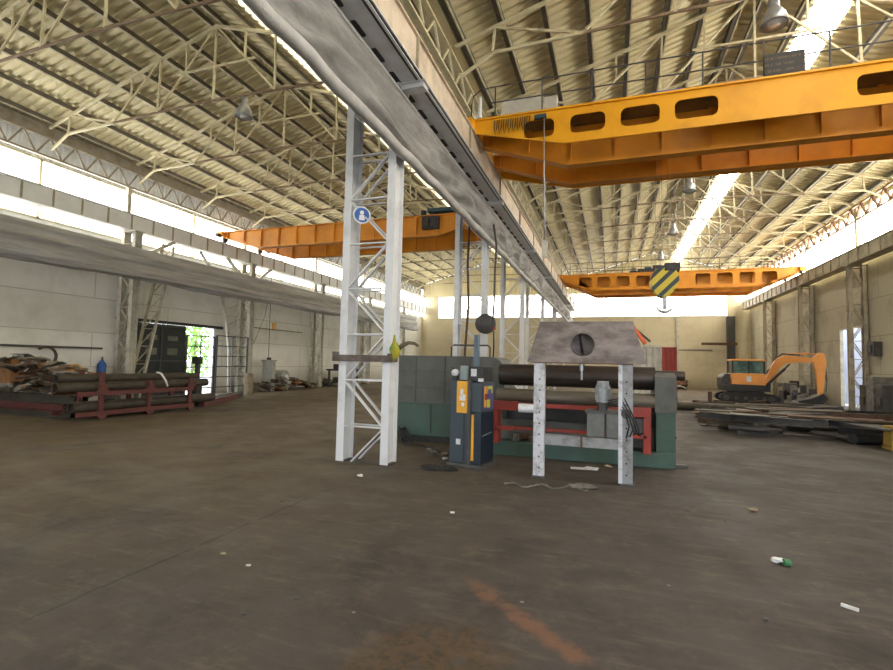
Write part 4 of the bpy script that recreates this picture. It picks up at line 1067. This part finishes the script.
for k in range(6): z = 1+k*.75; b.bar((-17.15,18.4-.05*k,z),(-17.15,19.1,z+.4),.03,.03,(1,0,0))
b.build('web', M_OLDR, t)
for k,(y0,y1) in enumerate(((13.6,15.0),(19.1,17.9),(19.8,21.0))):
    tag(MB().bar((-17.1,y0,5.5),(-17.1,y1,6.38),.12,.12,(1,0,0)).build('knee_brace', M_OLDW), ['short cream knee brace under the left crane beam right of the nearest visible wall column','short cream knee brace left of the second wall column under the left crane beam','short cream knee brace right of the second wall column under the left crane beam'][k], 'brace')
pw = MB().tube((XL+.12,8.0,1.93),(XL+.12,12.7,1.93),.035,10)
tag(pw.build('wall_pipe', M_DARK), 'dark horizontal pipe along the left wall above the scrap heap', 'pipe')
pts = [(XL+.2,10.8+.32*math.cos(R(a)),1.60+.32*math.sin(R(a))) for a in range(-150,131,14)]
tag(MB().path(pts, .045, 10).build('hose_loop', M_PIPE), 'dark hose loop hanging on the wall pipe over the scrap heap', 'hose')
fe = thing('blue_bottle', 'blue gas bottle hung on the left wall beside the nearest wall column', 'bottle', (-17.66,12.72,.95))
MB().lathe([(0,0),(.13,.0),(.14,.05),(.14,.4),(.06,.52),(.04,.56),(0,.56)], (-17.66,12.72,.95), 18).build('tank', M_BLUE, fe); MB().tube((-17.66,12.72,1.5),(-17.66,12.72,1.62),.03,10).build('valve', M_DARK, fe)
pd = thing('pendant_control', 'black pendant control on a cable with a yellow tag against the left wall', 'control', (-17.3,21.4,1.2))
MB().tube((-17.3,21.35,1.7),(-17.3,21.3,6.4),.015,8).build('cable', M_DARK, pd)
MB().bb(-17.37,-17.23,21.3,21.5,1.25,1.75).build('handset', M_BLACK, pd, bevel=.02)
MB().bb(-17.28,-17.24,21.5,21.78,3.28,3.62).build('yellow_tag', M_AMBER, pd)
tag(MB().path([(-17.2,19.4,1.6),(-17.25,20.2,2.6),(-17.28,20.9,3.9),(-17.3,21.2,5.2)], .012, 6).build('hanging_cable', M_DARK), 'thin cable slanting up the left wall from the grille', 'cable')
tag(MB().bb(XL,XL+.03,19.6,24.9,3.28,3.32).build('wall_conduit', M_GSCRAP), 'thin grey conduit along the left wall right of the grille', 'conduit')

# red pipe rack with pipes (runs along the hall)
rk = thing('pipe_rack', 'low red oxide steel rack holding long pipes in the left bay', 'rack', (-13.1,11,0))
for y, h in ((9.25,1.24),(10.65,.98),(12.1,1.02)):
    for x in (-12.8,-13.6):
        MB().bb(x-.05,x+.05,y-.05,y+.05,0,h).build('post', M_REDF, rk, bevel=.008)
    MB().bb(-13.6,-12.8,y-.04,y+.04,.62,.72).build('cross_bar', M_REDF, rk); MB().bb(-13.6,-12.8,y-.04,y+.04,.10,.20).build('cross_bar', M_REDF, rk)
for x in (-12.74,-13.66):
    for z in (.62,.10): MB().bb(x-.03,x+.03,8.6,12.2,z,z+.12).build('rail', M_REDF, rk)
for y in (9.25,10.65,12.1):
    MB().prism([(y-.14,.74),(y+.14,.74),(y+.05,.9),(y-.05,.9)],'X',-12.76,-12.70).build('gusset', M_REDF, rk); MB().prism([(y-.14,.1),(y+.14,.1),(y+.05,-.0),(y-.05,.0)],'X',-12.76,-12.70).build('gusset', M_REDF, rk)
PP = [(-12.97,.85,.13,8.2,12.9),(-13.24,.85,.13,8.5,12.6),(-13.47,.83,.10,8.9,12.8),(-13.10,1.07,.11,8.3,12.3),(-13.35,1.05,.10,8.8,12.9),(-12.95,.33,.13,8.6,13.2),(-13.22,.33,.12,8.9,13.0),(-13.46,.31,.10,8.8,12.7)]
for k,(x,z,r,y0,y1) in enumerate(PP):
    b = MB(); b.tube((x,y0,z),(x,y1,z),r,20,cap=False); b.tube((x,y1,z),(x,y0,z),r*.86,20,cap=False)
    for yy in (y0,y1): b.lathe([(r*.86,0),(r,0)],(x,yy,z),20,'Y')
    row = 'upper' if z > 1 else ('middle' if z > .6 else 'lower')
    tag(b.build('steel_pipe', [M_PIPE,M_PIPE,M_GSCRAP,M_PIPE][k%4]), 'brown pipe on the red rack, %s layer, %s from the aisle' % (row, ['first','second','third','first','second','first','second','third'][k]), 'pipe', 'pipes on the red rack')
tag(MB().path([(-13.08,11.1,1.20),(-12.95,11.15,1.17),(-12.80,11.2,.95),(-12.78,11.25,.78)], .03, 8).build('white_rag', M_PAPER), 'white rag hanging from the pipes of the red rack', 'rag')
# low stack of beams in front of the heap and past the rack
for k,(x0,x1,y,z,h,m) in enumerate(((-17.2,-13.4,8.9,0,.16,M_PIPE),(-17.2,-13.9,9.3,0,.3,M_DARK),(-17.0,-13.5,8.95,.17,.16,M_REDF),(-17.2,-13.8,9.25,.31,.25,M_PIPE),(-17.2,-14.0,9.75,0,.5,M_DARK))):
    b = MB(); b.bb(x0,x1,y-.13,y+.13,z,z+.02); b.bb(x0,x1,y-.13,y+.13,z+h-.02,z+h); b.bb(x0,x1,y-.01,y+.01,z+.02,z+h-.02); [HM.__setitem__((int(u*.1//.11), int(v*.1//.11)), max(HM.get((int(u*.1//.11), int(v*.1//.11)),0), z+h)) for u in range(int(x0*10),int(x1*10)+1) for v in range(int((y-.13)*10),int((y+.13)*10)+2)]
    tag(b.build('steel_beam', m), ['brown steel beam on the floor at the front of the left scrap heap','dark steel beam on the floor second row under the left scrap heap','red oxide steel beam lying on the brown front beam by the left scrap heap','brown steel beam stacked on the dark beam under the left scrap heap','tall dark steel beam at the back under the left scrap heap'][k], 'beam')
for k,(xa,ya,xb,yb) in enumerate(((-13.4,13.0,-15.3,17.2),(-13.7,12.9,-15.6,17.0),(-13.1,12.9,-14.7,16.2))):
    b = MB(); z = .1 if k < 2 else .1
    b.bar((xa,ya,z),(xb,yb,z),.16,.18); tag(b.build('steel_beam', [M_PIPE,M_DARK,M_REDF][k]), ['brown beam on the floor pointing from the red rack to the grille','dark beam on the floor nearest the left wall beyond the red rack','red beam on the floor nearest the aisle beyond the red rack'][k], 'beam')

# scrap heaps on the left
def lump(rs, sx, sy, sz):
    bm = bmesh.new(); bmesh.ops.create_icosphere(bm, subdivisions=2, radius=1)
    b = MB(); ph = [rs.random()*6 for _ in range(4)]
    vs = []
    for v in bm.verts:
        p = v.co; k = 1+.28*math.sin(3*p.x+ph[0])*math.sin(4*p.y+ph[1])+.2*math.sin(5*p.z+ph[2]+3*p.x)
        q = Vector((p.x*sx, p.y*sy, p.z*sz))*k; vs.append(q)
    b.add(vs, [tuple(v.index for v in f.verts) for f in bm.faces], False); bm.free(); return b
def bent_sheet(rs, L_, W):
    rows = []; c = rs.uniform(-1.5,1.5); tw = rs.uniform(-.8,.8)
    for i in range(7):
        u = (i/6-.5); row = []
        for j in range(4):
            v = (j/3-.5); z = c*u*u*.5+.12*math.sin(u*7+c)+tw*u*v
            row.append((u*L_, v*W, z*L_*.6))
        rows.append(row)
    return MB().grid(rows)
rs = random.Random(3)
HEAPM = [M_GSCRAP, M_TAN, M_PIPE, M_OSCRAP, M_RUST, M_GSCRAP, M_TAN, M_GSCRAP, M_PIPE]
def heap(n, fx, label, group, big=1.):
    for k in range(n):
        for attempt in range(25):
            c = Vector(fx(rs)); cap = c.z; r = rs.random()
            if r < .4: b = bent_sheet(rs, (.4+.5*rs.random())*big, (.2+.3*rs.random())*big); nm, solid, lb = 'bent_sheet', .012, 'bent sheet metal scrap'
            elif r < .75: b = lump(rs, (.15+.2*rs.random())*big, (.15+.2*rs.random())*big, (.10+.12*rs.random())*big); nm, solid, lb = 'scrap_lump', 0, 'crumpled scrap lump'
            else:
                b = MB().tube((-.35*big,0,0),(.35*big,0,.0),.04+.03*rs.random(),10); nm, solid, lb = 'pipe_stub', 0, 'short scrap pipe'
            E_ = Euler((rs.uniform(-.4,.4), rs.uniform(-.4,.4), rs.uniform(0,6))).to_matrix()
            b.v = [E_ @ p + Vector((c.x,c.y,0)) for p in b.v]
            if settle(b, sink=.05, cap=cap) is not None:
                tag(b.build(nm, rs.choice(HEAPM), solid=solid, recalc=not solid), lb+label, 'scrap', group+' '+nm.replace('_',' ')+'s'); break
def f1(r):
    x = -17.0+3.0*r.random(); y = r.uniform(9.1,10.5)
    return (x, y, 1.72-.16*(x+17.0)-.25*abs(y-9.8))
heap(120, f1, ' in the heap on the beams at the far left', 'left heap')
def f2(r):
    y = r.uniform(20.2,24.6); return (r.uniform(-17.1,-16.5), y, .85-.18*abs(y-22))
heap(46, f2, ' in the heap along the left wall past the grille', 'wall heap')
def f3(r): return (r.uniform(-17.2,-16.7), r.uniform(26.3,30), .6)
heap(24, f3, ' along the left wall behind the third wall column', 'rear wall heap', 1.1)
def f4(r): return (r.uniform(-14,-5), r.uniform(40,43.5), .9)
heap(22, f4, ' at the foot of the far wall in the left bay', 'far heap', 1.6)
def f5(r): return (r.uniform(-1,6), r.uniform(40,43.5), .8)
heap(24, f5, ' at the foot of the far wall in the right bay', 'far right heap', 1.6)
tag(MB().prism([(9.35,.8),(9.8,.85),(9.55,1.55),(9.35,1.5)],'X',-17.2,-16.7).build('orange_panel', M_OSCRAP), 'orange brown bent panel at the left end of the scrap heap', 'panel')
tag(MB().path([(-15.7,10.2,1.12),(-15.5,10.2,1.22),(-15.25,10.2,1.24),(-15.05,10.2,1.16)], [.1,.17,.17,.08], 10).build('yellow_bundle', mat('ochre_bundle',(.50,.27,.05),.8,0,(.3,.2,.08),6)), 'ochre bundle on top of the right end of the left scrap heap', 'bundle')
b = MB(); b.bb(-17.3,-16.7,20.9,21.2,.0,1.55); b.bb(-17.35,-16.65,20.85,21.25,1.55,1.62)
tag(b.build('grey_panel', mat('pale_grey_panel',(.42,.42,.36),.7), bevel=.02), 'tall pale grey panel standing in the heap below the pendant control', 'panel')
wm = thing('old_machine', 'pale grey drum machine standing in the wall heap below the pendant control', 'machine', (-16.9,21.9,0))
MB().tube((-17.2,21.9,.72),(-16.6,21.9,.72),.36,22).build('drum', mat('pale_drum',(.36,.37,.34),.6,0,(.2,.2,.18),5), wm)
for y in (21.6,22.2):
    for x in (-17.1,-16.7): MB().bb(x-.04,x+.04,y-.04,y+.04,0,.6).build('leg', M_OLDW, wm)
MB().tube((-16.6,21.9,.72),(-16.5,21.9,.72),.14,16).build('hub', M_LABEL, wm)
bn = thing('work_bench', 'dark work bench by the left wall just left of the near white column', 'bench', (-16.2,27.0,0))
MB().bb(-16.9,-15.8,26.3,28.6,1.02,1.12).build('bench_top', M_DARK, bn)
for x in (-16.8,-15.9):
    for y in (26.5,28.4): MB().bb(x-.05,x+.05,y-.05,y+.05,0,1.02).build('leg', M_DARK, bn)
MB().box((-16.3,26.7,1.28),(.5,.4,.32)).build('vice', M_BLACK, bn, bevel=.04)
# person-like lump at door is a dark machine; stump post by the grille
b = MB(); b.bb(-16.75,-16.4,15.8,16.15,0,.75); b.tube((-16.58,15.98,.75),(-16.58,15.98,1.4),.08,12); b.bb(-16.75,-16.4,15.85,16.1,1.4,1.72)
tag(b.build('drill_stand', M_BLACK, bevel=.02), 'black drill stand in front of the open doorway in the left wall', 'machine')
b = MB(); b.bb(-15.9,-15.6,18.0,18.3,0,1.0); tag(b.build('gas_bottle_crate', M_TAN, bevel=.05), 'tan crate standing at the foot of the grille', 'crate')

# far wall details
tag(MB().bb(3.2,7.8,YF-.06,YF-.01,3.1,3.2).build('wall_conduit', M_GSCRAP), 'grey conduit along the far wall behind the excavator', 'conduit')
tag(MB().bb(5.1,5.3,YF-.12,YF-.01,.2,5.9).build('wall_post', M_OLDW), 'slim cream post on the far wall under the far windows', 'post')
tag(MB().bb(6.9,9.4,YF-.9,YF-.6,3.55,3.75).build('wall_shelf', M_RUST), 'rusty bracket shelf on the far wall near the right corner', 'shelf')
for x, lb in ((9.1,'dark cable duct in the right far corner'),):
    b = MB(); b.bb(x-.28,x+.28,YF-.35,YF,0,5.9); tag(b.build('cable_duct', M_DARK), lb, 'duct')
b = MB(); b.bb(3.7,4.1,YF-.3,YF,1.9,2.5); tag(b.build('fuse_box', M_DARK, bevel=.03), 'dark box on the far wall left of the excavator cab', 'box')

# ------------------------------------------------------------------ floor litter
def crumple(x, y, s, m, name, label, cat, seed=1):
    r = random.Random(seed); b = lump(r, s, s*.75, s*.4); lo = min(p.z for p in b.v)
    b.v = [p+Vector((x,y,-lo+.002)) for p in b.v]; return tag(b.build(name, m), label, cat)
crumple(1.39,5.08,.055,M_PAPER,'crumpled_paper','crumpled white paper cup on the floor in the right foreground','litter',2)
b = MB().tube((1.42,5.03,.03),(1.47,5.04,.03),.03,12); tag(b.build('bottle_cap', mat('green_plastic',(.05,.2,.08),.5)), 'green plastic cap beside the crumpled white cup', 'litter')
crumple(1.61,6.79,.05,M_TAN,'crumpled_paper','small pale crumpled paper farther behind the white cup','litter',3)
b = MB().box((1.62,4.32,.012),(.10,.02,.02),-.6); tag(b.build('paper_strip', M_PAPER), 'thin white paper strip near the right edge of the foreground', 'litter')
crumple(-3.47,6.39,.045,M_PAPER,'crumpled_paper','white scrap of paper on the floor below the near white column','litter',4)
crumple(-3.16,3.43,.025,M_TAN,'pebble','tan pebble in the left foreground','stone',5)
b = MB().box((-2.81,3.33,.006),(.035,.02,.008),.3); tag(b.build('paper_scrap', M_PAPER), 'tiny white paper scrap right of the tan pebble', 'litter')
b = MB().box((-1.7,5.31,.006),(.05,.04,.01),.3); tag(b.build('paper_scrap', M_PAPER), 'tiny white paper scrap on the floor in front of the navy cabinet', 'litter')
b = MB().box((-.42,8.3,.02),(.42,.12,.012),.15); b.box((-.3,8.36,.03),(.2,.1,.012),-.3); tag(b.build('paper_sheet', M_PAPER), 'white paper sheet on the floor between the stand and the green bed', 'litter')
crumple(-.05,8.6,.06,M_TAN,'crumpled_paper','tan crumpled paper behind the white sheet under the stand','litter',8)
crumple(-2.75,8.1,.05,M_PAPER,'crumpled_paper','white crumpled paper left of the navy cabinet','litter',9)
for k,(x,y) in enumerate(((-3.0,8.3),(-2.9,8.5),(-3.15,8.6),(-2.78,8.7),(-3.3,8.75))):
    crumple(x,y,.06,random.choice([M_DARK,M_TAN,M_GSCRAP]),'debris_lump','small debris lump on the floor left of the navy cabinet','debris',20+k)['group'] = 'debris left of the cabinet'
for k,(x,y) in enumerate(((-4.7,4.5),(-4.1,3.0),(-3.7,4.9),(.2,4.4),(-.9,5.6),(1.0,3.9),(2.3,5.6),(.9,5.9),(-2.3,2.7),(3.0,7.0),(1.2,6.2),(-2.1,3.0))):
    crumple(x,y,.010+.006*(k%3),M_DARK,'pebble','small dark pebble on the open floor','stone',40+k)['group'] = 'dark pebbles'
b = MB().box((1.12,9.15,.03),(.18,.1,.05),.2); tag(b.build('wood_chock', M_DARK), 'dark chock on the floor right of the rolling machine', 'chock')

# ------------------------------------------------------------------ trees outside the left doorway
def tree(x, y, h, r, label, seed):
    rr = random.Random(seed); t = thing('tree', label, 'tree', (x,y,-.22), 'trees outside the left doorway')
    MB().tube((x,y,-.22),(x,y,h*.6),.12,10,.07).build('trunk', M_BARK, t)
    b = MB()
    for k in range(900):
        d = Vector((rr.gauss(0,1),rr.gauss(0,1),rr.gauss(0,1))).normalized()*r*(rr.random()**.4)
        c = Vector((x,y,h*.62))+Vector((d.x,d.y,d.z*1.15)); s = .10+.12*rr.random()
        E_ = Euler((rr.random()*6,rr.random()*6,rr.random()*6)).to_matrix()
        b.add([c+E_@Vector(p)*s for p in ((-1,0,0),(0,-.45,.1),(1,0,0),(0,.45,.1))], [(0,1,2,3)])
    b.build('foliage', M_LEAF, t, recalc=False)
tree(-23,22.0,4.4,2.0,'green tree outside the left doorway, nearest the opening',1)
tree(-29,27.5,6.0,2.6,'green tree outside the left doorway, right of the nearest one',2)
tree(-26.5,19.5,5.0,2.0,'green tree outside the left doorway, left of the others',3)
tag(MB().bb(-36,-21.2,31,31.3,-.22,1.3).build('garden_wall', mat('pale_wall',(.6,.58,.66),.8)), 'low pale wall outside below the trees', 'wall')

# ------------------------------------------------------------------ daylight
wd = bpy.data.worlds.new('sky'); S.world = wd; wd.use_nodes = True
N = wd.node_tree.nodes; L = wd.node_tree.links
bg = N['Background']; bg.inputs[0].default_value = (.78, .87, 1., 1); bg.inputs[1].default_value = 10.
sun = bpy.data.lights.new('sun', 'SUN'); sun.energy = 3.; sun.angle = R(3); sun.color = (1,.95,.85)
so = bpy.data.objects.new('sun', sun); C.objects.link(so); so.location = (0,-30,40); so.rotation_euler = Euler((R(38), R(-25), 0))

# ------------------------------------------------------------------ camera (calibrated from the photograph's vanishing points)
F, yaw, pitch, roll = 483.39, .3296404, .0563333, -.0221431
cy, sy = math.cos(yaw), math.sin(yaw)
fwd0 = Vector((-sy, cy, 0)); right0 = Vector((cy, sy, 0)); up = Vector((0,0,1))
fwd = fwd0*math.cos(pitch)+up*math.sin(pitch); up1 = right0.cross(fwd)
r_ = right0*math.cos(roll)-up1*math.sin(roll); u_ = right0*math.sin(roll)+up1*math.cos(roll)
cam = bpy.data.cameras.new('camera'); co = bpy.data.objects.new('camera', cam); C.objects.link(co)
cam.sensor_fit = 'HORIZONTAL'; cam.sensor_width = 36; cam.lens = F/893*36; cam.clip_start = .05; cam.clip_end = 300
mw = Matrix((( r_.x,u_.x,-fwd.x,0),( r_.y,u_.y,-fwd.y,0),( r_.z,u_.z,-fwd.z,1.7),(0,0,0,1)))
co.matrix_world = mw
S.camera = co
S.view_settings.view_transform = 'Standard'; S.view_settings.look = 'None'; S.view_settings.gamma = 1; S.view_settings.use_curve_mapping = False
S.view_settings.exposure = -.25
